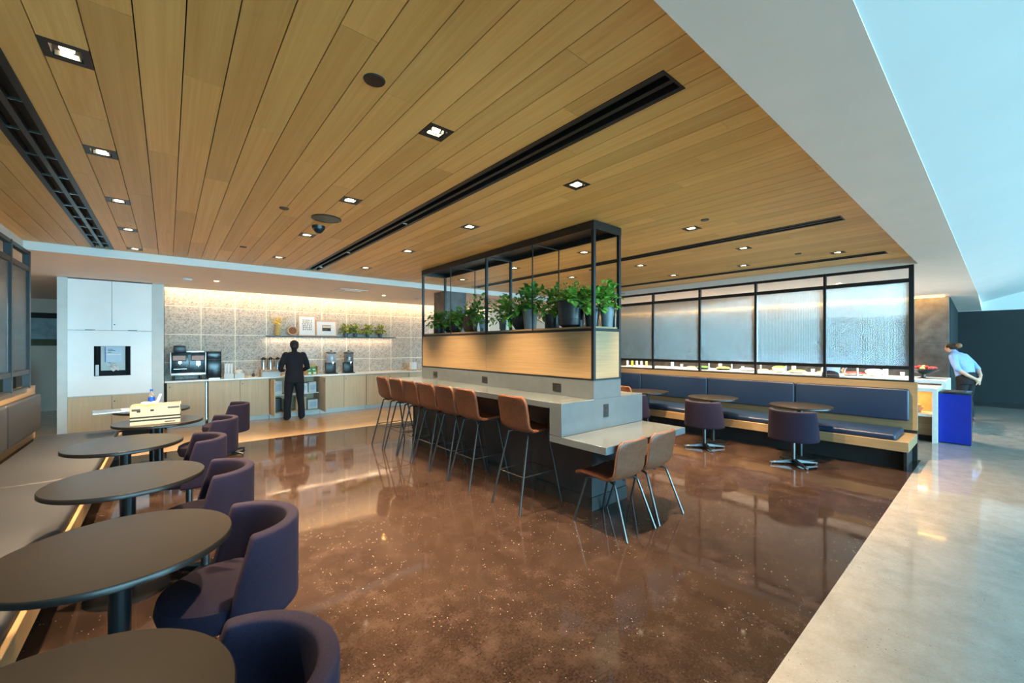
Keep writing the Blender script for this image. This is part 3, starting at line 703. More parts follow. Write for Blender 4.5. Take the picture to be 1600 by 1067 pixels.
# ------------------------------------------------------------------ benches
def bench(label, X, dirx, y0, y1, splits_back, splits_seat, vinyl):
    """X: wall plane, dirx: direction the seat faces (-1 => towards -x)"""
    t = thing('banquette_bench', label, 'bench', (X, 0, 0)); D = dirx
    def bx(a, b, ya, yb, za_, zb_): return B(min(D * a, D * b), max(D * a, D * b), ya, yb, za_, zb_)
    bx(-.05, .045, y0, y1, .42, 1.087).build('back_panel', 'oak_y', t, smooth=0)
    bx(-.05, .03, y0, y1, 0, .42).build('back_base', 'matblack', t, smooth=0)
    bx(.03, .70, y0 + .05, y1 - .05, .0, .25).build('plinth', 'matblack', t, smooth=0)
    bx(.03, .86, y0 + .0, y1, .25, .375).build('seat_board', 'oak_y', t, bevel=.003, seg=1)
    for ya in (y0 + .02, y1 - .05): bx(.70, .83, ya, ya + .03, 0, .25).build('end_leg', 'black_metal', t, smooth=0)
    for a, b in zip(splits_back[:-1], splits_back[1:]):
        o = bx(.0, .075, a + .004, b - .004, .545, .992).build('back_cushion', vinyl, t, bevel=.028, seg=4); o.rotation_euler[1] = 0
        o.location[0] = D * .046
    for a, b in zip(splits_seat[:-1], splits_seat[1:]):
        bx(.10, .84, a + .004, b - .004, .376, .452).build('seat_cushion', vinyl, t, bevel=.026, seg=4)
    return t
rb = bench('long navy vinyl bench with oak back on the right', 8.0, -1, .74, 6.6, [.81, 2.17, 3.60, 5.03, 6.46], [.86, 3.6, 6.46], 'vinyl_r')
for y in (2.35, 4.35):
    p = B(-.703, -.699, y - .05, y + .05, .09, .16).build('outlet', 'black', rb, smooth=0)
lb = bench('long grey vinyl bench with oak back on the left', -1.36, 1, -1.0, 8.0, [-.9, .71, 2.14, 3.57, 5.0, 6.43, 7.86], [-.9, 2.5, 5.18, 7.86], 'vinyl_l')

# ------------------------------------------------------------------ tables
def table(label, x, y, r):
    t = thing('pedestal_table', label, 'table', (x, y, 0), 0, 'round dark pedestal tables')
    MB().lathe([(0, .708), (r - .012, .708), (r, .714), (r, .735), (r - .004, .74), (0, .74)], n=72).build('tabletop', 'table', t)
    MB().cyl(0, 0, .018, .708, .038, n=24).build('column', 'pole', t); MB().lathe([(0, 0), (.212, 0), (.212, .006), (.20, .012), (.05, .018), (0, .018)], n=48).build('base', 'pole', t)
LT = [(-.26, 1.33), (-.16, 2.44), (-.20, 3.66), (-.29, 4.97), (-.08, 6.20), (-.16, 7.42)]
ll = ['nearest round dark table by the left bench, cut by the bottom of the picture', 'second round dark table from the camera by the left bench', 'third round dark table from the camera by the left bench',
      'fourth round dark table from the camera by the left bench', 'round dark table carrying the cardboard box', 'farthest round dark table by the left bench, with a bottle on it']
for (x, y), l in zip(LT, ll): table(l, x, y, .40)
RT = [(7.0, 1.86), (7.0, 3.10), (7.0, 4.33)]
for (x, y), l in zip(RT, ('nearest round dark table by the navy bench', 'middle round dark table by the navy bench', 'farthest round dark table by the navy bench')): table(l, x, y, .385)

# ------------------------------------------------------------------ barrel chairs (face +x)
def barrel(label, x, y, rz, base='leg_pale'):
    t = thing('barrel_chair', label, 'chair', (x, y, 0), rz, 'plum barrel chairs')
    NA, NZ = 30, 10; vs = []; fs = []
    def ring(f, off):
        z = .335 + f * .405; half = math.radians(106 - 20 * f ** 1.2); ro = .288 - .018 * f + off
        return [(ro * math.cos(PI + half * (2 * i / NA - 1)) - .02 * f, ro * math.sin(PI + half * (2 * i / NA - 1)) * 1.02, z) for i in range(NA + 1)]
    outer = [ring(j / NZ, 0) for j in range(NZ + 1)]; inner = [ring(j / NZ, -.058) for j in range(NZ + 1)]
    for r in outer: vs += r
    for r in inner: vs += r
    n1 = NA + 1; O = (NZ + 1) * n1
    for j in range(NZ):
        for i in range(NA):
            a = j * n1 + i; fs.append((a, a + 1, a + n1 + 1, a + n1)); b = O + a; fs.append((b, b + n1, b + n1 + 1, b + 1))
    for i in range(NA):
        a = NZ * n1 + i; fs.append((a, a + 1, O + a + 1, O + a)); fs.append((i, O + i, O + i + 1, i + 1))
    for j in range(NZ):
        a = j * n1; fs.append((a, a + n1, O + a + n1, O + a)); a = j * n1 + NA; fs.append((a, O + a, O + a + n1, a + n1))
    o = MB().add(vs, fs).build('backrest', 'fabric', t, bevel=.016, seg=3)
    m = MB().lathe([(0, .33), (.20, .33), (.248, .345), (.264, .40), (.255, .445), (.222, .462), (0, .468)], n=40)
    m.v = [(p[0] + .03, p[1], p[2]) for p in m.v]
    m.build('seat', 'fabric', t)
    MB().lathe([(.09, .325), (.10, .335)], n=24).cyl(0, 0, .05, .33, .026, n=20).build('column', base, t)
    for k in range(4):
        a = PI / 4 + k * PI / 2; d = Vector((math.cos(a), math.sin(a), 0)); s_ = Vector((-d.y, d.x, 0))
        L0, L1 = .0, .305
        pts = []
        for L_, w, h in ((L0, .028, .075), (L1, .016, .032)):
            for sg in (-1, 1):
                for z in (.016 + (.006 if L_ == 0 else 0), h): pts.append(tuple(d * L_ + s_ * w * sg + Vector((0, 0, z))))
        leg = MB().add(pts, [(0, 1, 3, 2), (4, 6, 7, 5), (0, 4, 5, 1), (2, 3, 7, 6), (1, 5, 7, 3), (0, 2, 6, 4)]).build('leg', base, t, bevel=.003, seg=1)
        MB().cyl(d.x * .29, d.y * .29, 0, .017, .012, n=10).build('glide', 'black', leg)
    return t
c0 = barrel('plum barrel chair at the nearest left table, cut by the bottom of the picture', .10, 1.30, PI)
for (x, y, rz, l) in ((.24, 2.42, PI + .05, 'plum barrel chair at the second left table'), (.20, 3.58, PI - .05, 'plum barrel chair at the third left table'),
                      (.15, 4.86, PI, 'plum barrel chair at the fourth left table'), (.37, 6.02, PI - .1, 'plum barrel chair beside the table with the cardboard box'),
                      (.66, 7.35, PI - .15, 'farthest plum barrel chair in the left row'), (6.48, 1.80, 0.0, 'plum barrel chair at the nearest table by the navy bench'),
                      (6.46, 2.99, 0, 'plum barrel chair at the middle table by the navy bench'), (6.45, 4.25, 0, 'plum barrel chair at the farthest table by the navy bench, half hidden by the bar')):
    dup(c0, (x, y, 0), rz, l)

# ------------------------------------------------------------------ things on the left tables
t = thing('cardboard_box', 'open-topped cardboard carton with two black stripes on the round table', 'box', (-.10, 6.10, .74), math.radians(-2))
bw, bd, bh = .21, .15, .20
MB().box(-bw, bw, -bd, -bd + .006, 0, bh).box(-bw, bw, bd - .006, bd, 0, bh).box(-bw, -bw + .006, -bd, bd, 0, bh).box(bw - .006, bw, -bd, bd, 0, bh).box(-bw, bw, -bd, bd, 0, .006).build('carton', 'cardboard', t, smooth=0)
MB().box(-bw + .006, bw - .006, -bd + .006, bd - .006, .175, .185).build('contents', 'orange_w', t, smooth=0)
for z in (.042, .075):
    MB().box(-bw - .001, bw + .001, -bd - .001, -bd, z, z + .017).box(bw, bw + .001, -bd, bd, z, z + .017).build('stripe', 'ink', t, smooth=0)
r = random.Random(11)
for (x, z, w, h) in ((-.18, .155, .07, .022), (-.16, .14, .03, .02), (-.05, .145, .03, .02), (.13, .165, .10, .018), (.10, .014, .09, .012)):
    B(x - w / 2 + .02, x + w / 2 + .02, -bd - .0012, -bd, z, z + h).build('print', 'ink' if w < .05 else 'terracotta', t, smooth=0)
for (y, z, w, h) in ((-.10, .145, .07, .018), (-.06, .135, .03, .02), (.08, .165, .10, .014)):
    B(bw, bw + .0012, y - w / 2, y + w / 2, z, z + h).build('print', 'olive', t, smooth=0)
B(bw, bw + .0014, -.03, .03, .12, .175).build('hand_hole', 'matblack', t, smooth=0)
t = thing('paper_ball', 'pale crumpled paper on the rim of the cardboard carton', 'paper', (-.19, 6.16, .931)); m = MB(); m.ell((0, 0, .02), (.05, .035, .022), 10, 6); m.ell((.07, .01, .02), (.035, .03, .02), 10, 6); m.build('lump', 'cream', t)
t = thing('laptop_tray', 'flat pale tray overhanging the farthest left table', 'tray', (-.42, 7.42, .7405), .1)
B(-.32, .20, -.17, .17, 0, .018).build('board', 'steel', t, bevel=.004, seg=1); B(-.05, .18, -.10, .10, .018, .02).build('pad', 'grey_panel', t, smooth=0)
t = thing('water_bottle', 'water bottle with blue label on the farthest left table', 'bottle', (-.17, 7.20, .7405))
MB().lathe([(.034, 0), (.036, .02), (.033, .09), (.036, .10), (.036, .19), (.030, .215), (.014, .25), (.014, .262)], n=20).build('body', 'clear', t)
MB().lathe([(.0365, .105), (.0365, .185)], n=20, caps=False).build('label_band', 'blue_lab', t); MB().cyl(0, 0, .262, .285, .016).build('cap', 'blue_lab', t)
t = thing('folded_card', 'white folded card leaning on the water bottle', 'card', (-.12, 7.13, .7405), .2)
m = MB().add([(-.05, -.02, 0), (-.02, -.02, 0), (.06, .02, .22), (.035, .02, .22), (-.05, -.014, 0), (-.02, -.014, 0), (.06, .026, .22), (.035, .026, .22)], [(0, 1, 2, 3), (4, 7, 6, 5), (0, 4, 5, 1), (1, 5, 6, 2), (2, 6, 7, 3), (3, 7, 4, 0)]); m.build('card', 'paper', t, smooth=0)

# ------------------------------------------------------------------ island bar
IX0, IX1, IY0, IY1 = 3.20, 3.645, 2.565, 6.12
BL, BR = 2.74, 4.05
isl = thing('bar_island', 'grey quartz bar island with oak cladding and black plant frame', 'bar', (0, 0, 0))
MB().box(BL, BR, IY0 + .155, IY1 + .25, 1.012, 1.07).build('bar_top', 'quartz', isl, bevel=.003, seg=1)
MB().box(BL, BR, IY0, IY0 + .155, .766, 1.07).build('bar_end', 'quartz', isl, bevel=.003, seg=1)
MB().box(BL, BR, 2.07, IY0 + .155, .70, .765).build('low_table_top', 'quartz', isl, bevel=.003, seg=1)
MB().box(3.14, 3.70, 2.54, IY1 + .2, .13, 1.011).build('base', 'matblack', isl, smooth=0) if False else None
m = MB().box(3.14, 3.70, 2.54, IY1 + .2, .13, .699).box(3.14, 3.70, 2.725, IY1 + .2, .699, 1.011); m.build('base', 'charcoal', isl, smooth=0)
MB().box(3.13, 3.71, 2.53, IY1 + .21, 0, .128).build('kick_board', 'matblack', isl, smooth=0)
MB().box(IX0, IX1, IY0, IY1, 1.071, 1.255).build('riser', 'quartz', isl, smooth=0)
core = MB().box(IX0 + .012, IX1 - .012, IY0 + .012, IY1 - .012, 1.256, 1.76); core.build('core', 'matblack', isl, smooth=0)
ymid = (IY0 + IY1) / 2
for a, b in ((IY0 + .03, ymid), (ymid + .003, IY1 - .03)):
    B(IX0, IX0 + .011, a, b, 1.272, 1.745).build('cladding_panel', 'oak_y', isl, smooth=0); B(IX1 - .011, IX1, a, b, 1.272, 1.745).build('cladding_panel', 'oak_y', isl, smooth=0)
B(IX0 + .03, IX1 - .03, IY0, IY0 + .011, 1.272, 1.745).build('end_panel', 'oak_x', isl, smooth=0)
B(IX0 + .02, IX1 - .02, IY0 + .02, IY1 - .02, 1.775, 1.793).build('plant_shelf', 'oak_y', isl, smooth=0)
for z0, z1 in ((1.256, 1.271), (1.748, 1.772)):
    MB().box(IX0 - .003, IX0 + .012, IY0, IY1, z0, z1).box(IX1 - .012, IX1 + .003, IY0, IY1, z0, z1).box(IX0 + .012, IX1 - .012, IY0 - .003, IY0 + .012, z0, z1).box(IX0 + .012, IX1 - .012, IY1 - .012, IY1, z0, z1).build('trim', 'black_metal', isl, smooth=0)
pw = .028
for x in (IX0, IX1 - pw):
    for y in (IY0, IY1 - pw): B(x - .002, x + pw + .002, y - .002, y + pw + .002, 1.256, ZW - .03).build('corner_post', 'black_metal', isl, smooth=0)
for y, w in ((3.452, .010), (4.354, .03), (5.231, .010)):
    B(IX0, IX0 + w, y - w / 2, y + w / 2, 1.772, ZW - .03).build('post', 'black_metal', isl, smooth=0); B(IX1 - w, IX1, y - w / 2, y + w / 2, 1.772, ZW - .03).build('post', 'black_metal', isl, smooth=0)
    B(IX0 + w, IX1 - w, y - w / 2, y + w / 2, ZW - .085, ZW - .085 + w).build('cross_bar', 'black_metal', isl, smooth=0)
y = IY1 - .014; B(IX0 + pw, IX1 - pw, y - .012, y + .012, ZW - .09, ZW - .06).build('cross_bar', 'black_metal', isl, smooth=0)
B(IX0 - .004, IX1 + .004, IY0 - .004, IY1 + .004, ZW - .03, ZW - .006).build('canopy', 'black_metal', isl, smooth=0)
MB().box(IX0 - .004, IX0 + .02, IY0 - .004, IY1 + .004, ZW - .085, ZW - .03).box(IX1 - .02, IX1 + .004, IY0 - .004, IY1 + .004, ZW - .085, ZW - .03).box(IX0 + .02, IX1 - .02, IY0 - .004, IY0 + .02, ZW - .085, ZW - .03).box(IX0 + .02, IX1 - .02, IY1 - .02, IY1 + .004, ZW - .085, ZW - .03).build('canopy_rail', 'black_metal', isl, smooth=0)
for y in (3.061, 4.371, 5.68):
    p = B(IX0 - .006, IX0, y - .06, y + .06, 1.108, 1.195).build('outlet', 'black', isl, bevel=.002, seg=1)
    B(IX0 - .009, IX0 - .006, y - .04, y - .01, 1.13, 1.17).build('socket', 'matblack', p, smooth=0); B(IX0 - .009, IX0 - .006, y + .005, y + .04, 1.13, 1.17).build('socket', 'matblack', p, smooth=0)
p = B(3.393 - .038, 3.393 + .038, IY0 - .006, IY0, .88, 1.01).build('outlet', 'black', isl, bevel=.002, seg=1)
B(3.375, 3.411, IY0 - .009, IY0 - .006, .90, .94).build('socket', 'matblack', p, smooth=0); B(3.375, 3.411, IY0 - .009, IY0 - .006, .95, .99).build('socket', 'matblack', p, smooth=0)

# ------------------------------------------------------------------ plants in the frame
PZ = 1.7935
rp = random.Random(21)
def pot(t, kind, r, h, m):
    if kind == 'cyl': prof = [(r * .95, 0), (r, .01), (r, h), (r * .92, h), (r * .9, h - .02), (0, h - .02)]
    elif kind == 'cone': prof = [(r * .72, 0), (r, h), (r * .93, h), (r * .9, h - .02), (0, h - .02)]
    elif kind == 'self': prof = [(r * .55, 0), (r * .80, .03), (r * .86, h * .32), (r * .84, h * .33), (r * .90, h * .7), (r, h), (r * .93, h), (r * .9, h - .03), (0, h - .03)]
    else: prof = [(r * .6, 0), (r * .95, h * .4), (r, h), (r * .92, h), (r * .88, h - .02), (0, h - .02)]
    MB().lathe(prof, n=32).build('pot', m, t)
    if kind == 'self':
        MB().box(-r * .12, r * .12, -r * .92, -r * .78, 0, h * .28).build('water_gauge', 'pot_grey', t, bevel=.004)
    MB().lathe([(0, h - .018), (r * .88, h - .018)], n=24).build('soil', 'soil', t, smooth=0)
def plant(label, y, x, kind, r, h, pm, style, n, rad, size, lm='leaf'):
    t = thing('potted_plant', label, 'plant', (x, y, PZ), 0, 'potted plants in the black frame'); pot(t, kind, r, h, pm)
    m = MB()
    if style == 'fern':
        fern(m, n, (0, 0, h - .02), size, rp, 1.25, .12); leaves(m, n * 2, (0, 0, h + .05), (size * .45, size * .5, size * .5), .045, rp, wide=.25)
    else: leaves(m, int(n * 1.7), (0, 0, h + rad[2] * .25), rad, size * .8, rp, droop=.55)
    m.build('foliage', lm, t)
    if style != 'fern':
        m = MB(); stems(m, 9, (0, 0, h - .02), rad, rp); m.build('stems', 'stem', t)
plant('leafy plant in a black cylinder pot, farthest in the frame', 5.92, 3.40, 'cyl', .085, .15, 'pot_blk', 'leaf', 120, (.19, .2, .18), .085)
plant('fern in a dark bowl, second farthest in the frame', 5.62, 3.46, 'bowl', .11, .10, 'pot_blk', 'fern', 40, None, .40)
plant('trailing plant in a low black pot beside the farthest fern', 5.36, 3.38, 'bowl', .10, .13, 'pot_blk', 'leaf', 130, (.20, .2, .20), .09, 'leaf2')
plant('fern in a tall brown pot left of the thick frame post', 5.02, 3.42, 'self', .13, .24, 'terracotta', 'fern', 46, None, .36)
plant('leafy plant in a blue-grey pot beside the brown pot', 4.74, 3.38, 'self', .11, .18, 'pot_grey', 'leaf', 120, (.19, .21, .28), .085)
plant('bushy plant in a pale grey pot right of the thick frame post', 4.16, 3.36, 'cone', .075, .13, 'pot_grey', 'leaf', 130, (.16, .23, .28), .09, 'leaf2')
plant('fern in a dark round pot near the middle of the frame', 3.90, 3.44, 'bowl', .13, .18, 'pot_blk', 'fern', 48, None, .40)
plant('trailing plant in a grey cone pot near the middle of the frame', 3.66, 3.36, 'cone', .10, .24, 'pot_grey', 'leaf', 150, (.2, .21, .24), .095)
plant('plant in a ribbed black cylinder pot left of the largest fern', 3.33, 3.40, 'cyl', .085, .17, 'pot_blk', 'leaf', 120, (.17, .19, .26), .08)
plant('largest plant, a fern in a big black self-watering pot', 3.00, 3.36, 'self', .165, .285, 'pot_blk', 'fern', 84, None, .36, 'leaf2')
plant('trailing plant in a black cone pot right of the big fern', 2.765, 3.42, 'cone', .085, .20, 'pot_blk', 'leaf', 110, (.17, .16, .16), .09, 'leaf2')
plant('bright leafy plant in a pale blue-grey pot at the near end of the frame', 2.66, 3.54, 'cone', .075, .21, 'pot_grey', 'leaf', 100, (.15, .14, .22), .085, 'leaf2')
m = MB(); leaves(m, 160, (0, 0, .30), (.17, .17, .20), .07, rp); 
for i, (y, x) in enumerate(((4.60, 3.26), (3.98, 3.26))):
    t = thing('white_bottle', ['small white cone bottle left of the thick frame post', 'small white cone bottle in the middle of the frame'][i], 'bottle', (x, y, PZ))
    MB().lathe([(.022, 0), (.018, .06), (.007, .11), (.006, .13)], n=14).build('body', 'paper', t)

# ------------------------------------------------------------------ leather shell seats (face +x)
def shell_parts(t, zs):
    """one-piece seat shell, seat height zs"""
    prof = []
    def P(v):     # side profile x,z ; v 0..1 from seat front to back top
        pts = [(.255, -.022), (.235, .0), (.12, .004), (-.02, -.006), (-.10, -.004), (-.155, .022), (-.182, .075), (-.195, .16), (-.212, .25), (-.232, .345)]
        f = v * (len(pts) - 1); i = min(int(f), len(pts) - 2); f -= i
        p0 = pts[max(i - 1, 0)]; p1 = pts[i]; p2 = pts[i + 1]; p3 = pts[min(i + 2, len(pts) - 1)]
        q = []
        for k in range(2):
            q.append(.5 * ((2 * p1[k]) + (-p0[k] + p2[k]) * f + (2 * p0[k] - 5 * p1[k] + 4 * p2[k] - p3[k]) * f * f + (-p0[k] + 3 * p1[k] - 3 * p2[k] + p3[k]) * f ** 3))
        return q
    def halfw(v):
        w = .215
        if v < .5: w = .205 + .01 * v
        e = max(0, (v - .90) / .10); w -= .05 * e ** 2.6
        e = max(0, (.08 - v) / .08); w -= .04 * e ** 2.2
        return w
    def sheet(v0, v1, nv, nu=14, th=.026):
        top = []; bot = []
        for j in range(nv + 1):
            v = v0 + (v1 - v0) * j / nv; x, z = P(v); x2, z2 = P(min(1, v + .01)); x1, z1 = P(max(0, v - .01))
            tx, tz = x2 - x1, z2 - z1; L_ = math.hypot(tx, tz) or 1; nx, nz = tz / L_, -tx / L_     # normal towards sitter
            w = halfw(v)
            for i in range(nu + 1):
                s_ = 2 * i / nu - 1; cup = .022 * abs(s_) ** 2.4 * (1 if v > .45 else .6)
                top.append((x + nx * (cup + th / 2), w * s_, zs + z + nz * (cup + th / 2))); bot.append((x + nx * (cup - th / 2), w * s_, zs + z + nz * (cup - th / 2)))
        n1 = nu + 1; O = len(top); fs = []
        for j in range(nv):
            for i in range(nu):
                a = j * n1 + i; fs.append((a, a + 1, a + n1 + 1, a + n1)); fs.append((O + a, O + a + n1, O + a + n1 + 1, O + a + 1))
        for j in range(nv):
            a = j * n1; fs.append((a, a + n1, O + a + n1, O + a)); a = j * n1 + nu; fs.append((a, O + a, O + a + n1, a + n1))
        for i in range(nu):
            fs.append((i, O + i, O + i + 1, i + 1)); a = nv * n1 + i; fs.append((a, a + 1, O + a + 1, O + a))
        return MB().add(top + bot, fs), top, bot, n1, nv
    for nm, v0, v1, nv in (('seat', 0, .52, 14), ('backrest', .52, 1, 14)):
        mb, top, bot, n1, nv_ = sheet(v0, v1, nv)
        o = mb.build(nm, 'leather', t, bevel=.006, seg=2)
        edge = [tuple((Vector(top[j * n1]) + Vector(bot[j * n1])) / 2) for j in range(nv_ + 1)]
        edge2 = [tuple((Vector(top[j * n1 + n1 - 1]) + Vector(bot[j * n1 + n1 - 1])) / 2) for j in range(nv_ + 1)]
        end = nv_ if nm == 'backrest' else 0
        rim = [tuple((Vector(top[end * n1 + i]) + Vector(bot[end * n1 + i])) / 2) for i in range(n1)]
        path = edge + rim[1:] + edge2[::-1][1:] if nm == 'backrest' else edge[::-1] + rim[1:] + edge2[1:]
        MB().tube(path, .0055, 6).build('piping', 'leather_edge', o)
def stool(label, x, y, rz):
    t = thing('bar_stool', label, 'bar stool', (x, y, 0), rz, 'tan leather bar stools'); zs = .755
    shell_parts(t, zs)
    foot = {}
    for sx in (-1, 1):
        for sy in (-1, 1):
            a = Vector((.03 + .05 * sx, .10 * sy, zs - .030)); b = Vector((.02 + .135 * sx, .148 * sy, zs - .032)); f = Vector((.285 * sx, .215 * sy, 0))
            q = b + (f - b) * .05
            MB().tube([a, a.lerp(b, .75), b + Vector((0, 0, -.004)), q + Vector((0, 0, -.002)), b + (f - b) * .12, f], .0105, 10).build('leg', 'leg_metal', t)
            foot[sx, sy] = b + (f - b) * ((zs - .032 - .33) / (zs - .032))
    MB().tube([(-.12, 0, zs - .02), (.16, 0, zs - .022)], .012, 8).build('under_frame', 'leg_metal', t)
    for a, b in (((-1, -1), (-1, 1)), ((-1, 1), (1, 1)), ((1, 1), (1, -1)), ((1, -1), (-1, -1))):
        MB().tube([foot[a], foot[b]], .006, 8).build('footrest_bar', 'leg_metal', t)
    return t
SY = [3.12, 3.96, 4.42, 4.90, 5.38, 5.84, 6.34]
s0 = stool('tan leather bar stool standing apart, nearest to the camera', 2.815, SY[0], 0)
for y, l in zip(SY[1:], ('second', 'third', 'fourth', 'fifth', 'sixth', 'seventh')):
    dup(s0, (2.815, y, 0), random.uniform(-.02, .02), 'tan leather bar stool, %s from the camera along the left side of the bar' % l)
dup(s0, (4.05, 3.05, 0), PI, 'tan leather bar stool on the far side of the bar, only its back rim showing')
def low_chair(label, x, y, rz):
    t = thing('low_chair', label, 'chair', (x, y, 0), rz, 'tan leather low chairs'); zs = .452
    shell_parts(t, zs)
    for sx in (-1, 1):
        for sy in (-1, 1):
            a = Vector((.03 + .05 * sx, .10 * sy, zs - .030)); b = Vector((.02 + .150 * sx, .165 * sy, zs - .032)); f = Vector((.285 * sx, .212 * sy, 0))
            MB().tube([a, a.lerp(b, .75), b + Vector((0, 0, -.004)), b + (f - b) * .06 + Vector((0, 0, -.002)), b + (f - b) * .14, f], .0105, 10).build('leg', 'leg_pale', t)
    MB().tube([(-.12, 0, zs - .02), (.16, 0, zs - .022)], .012, 8).build('under_frame', 'leg_metal', t)
    return t
lc = low_chair('left tan leather low chair at the low end of the bar', 3.055, 2.225, PI / 2)
dup(lc, (3.545, 2.225, 0), PI / 2, 'right tan leather low chair at the low end of the bar')

# ------------------------------------------------------------------ buffet room on the right
bc = thing('buffet_counter', 'long white buffet counter in front of the slate wall', 'counter', (0, 0, 0))
B(11.3, 12.5, .66, 8.2, .87, .93).build('top', 'worktop', bc, smooth=0); B(11.3, 12.5, .66, .72, 0, .87).build('end_panel', 'worktop', bc, smooth=0); B(11.45, 12.4, .72, 8.2, .1, .87).build('body', 'oak_y', bc, smooth=0); B(11.5, 12.4, .72, 8.2, 0, .1).build('kick', 'matblack', bc, smooth=0)
fc = thing('display_counter', 'low white display counter with a lit shelf, behind the navy bench', 'counter', (0, 0, 0))
B(9.62, 10.5, .72, 4.5, .84, .89).build('top', 'worktop', fc, smooth=0); B(9.62, 10.5, .66, .72, 0, .89).build('end_panel', 'worktop', fc, smooth=0)
B(9.66, 10.5, .72, 4.5, .42, .46).build('shelf', 'worktop', fc, smooth=0); B(10.1, 10.12, .72, 4.5, .46, .84).build('shelf_back', 'orange_w', fc, smooth=0); B(9.75, 10.4, .72, 4.5, .1, .42).build('body', 'oak_y', fc, smooth=0); B(9.8, 10.4, .72, 4.5, 0, .1).build('kick', 'matblack', fc, smooth=0)
area('shelf_lamp', (9.9, 2.5, .832), (0, 0, 0), .05, 3.4, 8, WARM, fc)
for i in range(3):
    t = thing('bread_basket', ['left', 'middle', 'right'][i] + ' pastry basket on the lit display shelf', 'basket', (9.85, 1.55 - i * .3, .461)); MB().lathe([(.08, 0), (.12, .10), (.11, .10), (.10, .08), (0, .08)], n=18).build('basket', 'basket_l', t); MB().ell((0, 0, .11), (.09, .09, .05), 12, 8).build('pastries', 'straw', t)
bn = thing('waste_bin', 'bright blue waste bin with black rim at the end of the display counter', 'bin', (0, 0, 0))
MB().box(9.80, 10.32, .30, .655, 0, .80).build('body', 'black', bn, smooth=0); MB().box(9.775, 9.80, .295, .66, .015, .81).build('front_panel', 'blue', bn, smooth=0); MB().box(9.775, 10.33, .295, .66, .81, .84).build('rim', 'mach', bn, bevel=.004); MB().box(9.85, 10.25, .36, .60, .841, .845).build('lid', 'matblack', bn, smooth=0)
t = thing('fruit_bowl', 'black footed bowl piled with red apples on the buffet counter', 'bowl', (11.95, 1.02, .93)); MB().lathe([(.09, 0), (.035, .02), (.035, .08), (.14, .12), (.25, .19), (.245, .195), (.13, .135), (0, .12)], n=28).build('bowl', 'black', t)
ra = random.Random(4)
for i in range(11):
    a = i * 2 * PI / 8; r0 = .165; zz = .178
    if i >= 8: a = (i - 8) * 2 * PI / 3; r0 = .058; zz = .20
    tag(MB().ell((0, 0, 0), (.042, .042, .038), 12, 8).build('apple', 'red' if i % 4 else 'straw', None, (11.95 + r0 * math.cos(a), 1.02 + r0 * math.sin(a), .93 + zz + .03)), 'red apple in the black footed bowl' if i % 4 else 'yellow apple in the black footed bowl', 'apple', 'apples in the footed bowl' if i % 4 else 'yellow apples in the footed bowl')
def bfood(name, lab, cat, y, x, prof, m, m2=None, n=18, group=None):
    t = thing(name, lab, cat, (x, y, .93), 0, group); MB().lathe(prof, n=n).build('vessel', m, t)
    if m2: MB().ell((0, 0, prof[-1][1]), (prof[-1][0] * .9 + .01, prof[-1][0] * .9 + .01, min(.05, prof[-1][1] * .9)), 12, 6).build('food', m2, t)
bowl = [(.06, 0), (.14, .07), (.16, .12)]; jar = [(.05, 0), (.05, .14), (.03, .17)]; pan = [(.15, 0), (.19, .05)]; bot = [(.035, 0), (.035, .16), (.012, .22), (.012, .27)]
spots = [('serving_bowl', 'white bowl at the right end of the buffet', 'bowl', 1.75, 11.7, bowl, 'cream', 'paper'), ('serving_bowl', 'white bowl of greens on the buffet behind the screen', 'bowl', 3.55, 11.7, bowl, 'cream', 'leaf2'),
         ('serving_pan', 'shallow steel pan of food right of the third screen post', 'pan', 3.15, 11.65, pan, 'steel', 'straw'), ('serving_pan', 'shallow steel pan of red food near the buffet guest', 'pan', 2.1, 11.7, pan, 'steel', 'red'),
         ('serving_pan', 'shallow pan of pale food in the middle of the buffet', 'pan', 4.3, 11.7, pan, 'steel', 'cream'), ('serving_pan', 'shallow pan of yellow food in the middle of the buffet', 'pan', 4.9, 11.7, pan, 'black', 'yellow'),
         ('serving_pan', 'shallow pan of greens left of the middle of the buffet', 'pan', 5.45, 11.7, pan, 'black', 'leaf'), ('storage_jar', 'cream jar right of the buffet guest', 'jar', 2.62, 11.6, jar, 'cream', None),
         ('storage_jar', 'amber jar right of the buffet guest', 'jar', 2.48, 11.6, jar, 'straw', None)]
for s_ in spots: bfood(*s_)
cupp = [(.03, 0), (.04, .10)]; tall = [(.045, 0), (.045, .24)]; dish = [(.10, 0), (.13, .03)]
more = [('glass_tumbler', 'tumbler', 'cup', cupp, 'paper', None), ('cereal_canister', 'tall canister', 'canister', tall, 'cream', None), ('small_dish', 'small dish of fruit', 'dish', dish, 'cream', 'red'), ('small_dish', 'small dish of nuts', 'dish', dish, 'paper', 'straw')]
labs_ = ['pale tumbler in the back line of the buffet counter', 'tall cream canister in the back line of the buffet counter', 'small dish of red fruit in the back line of the buffet', 'small dish of nuts in the back line of the buffet']
for k_, y in enumerate((1.35, 1.62, 1.95, 2.75, 2.95, 3.35, 3.75, 4.05, 4.55, 5.15, 5.7, 6.0, 6.3, 6.6)):
    nm, what, ct, pf, m1_, m2_ = more[k_ % 4]
    bfood(nm, labs_[k_ % 4], ct, y, 12.1, pf, m1_, m2_, 18, 'items in the back line of the buffet, ' + what)
for i, y in enumerate((7.9, 7.72, 7.55, 7.38, 7.2)):
    bfood('sauce_bottle', ['first', 'second', 'third', 'fourth', 'fifth'][i] + ' small bottle from the left in the group at the far buffet end', 'bottle', y, 11.6, bot, ['paper', 'yellow', 'cream', 'paper', 'straw'][i])
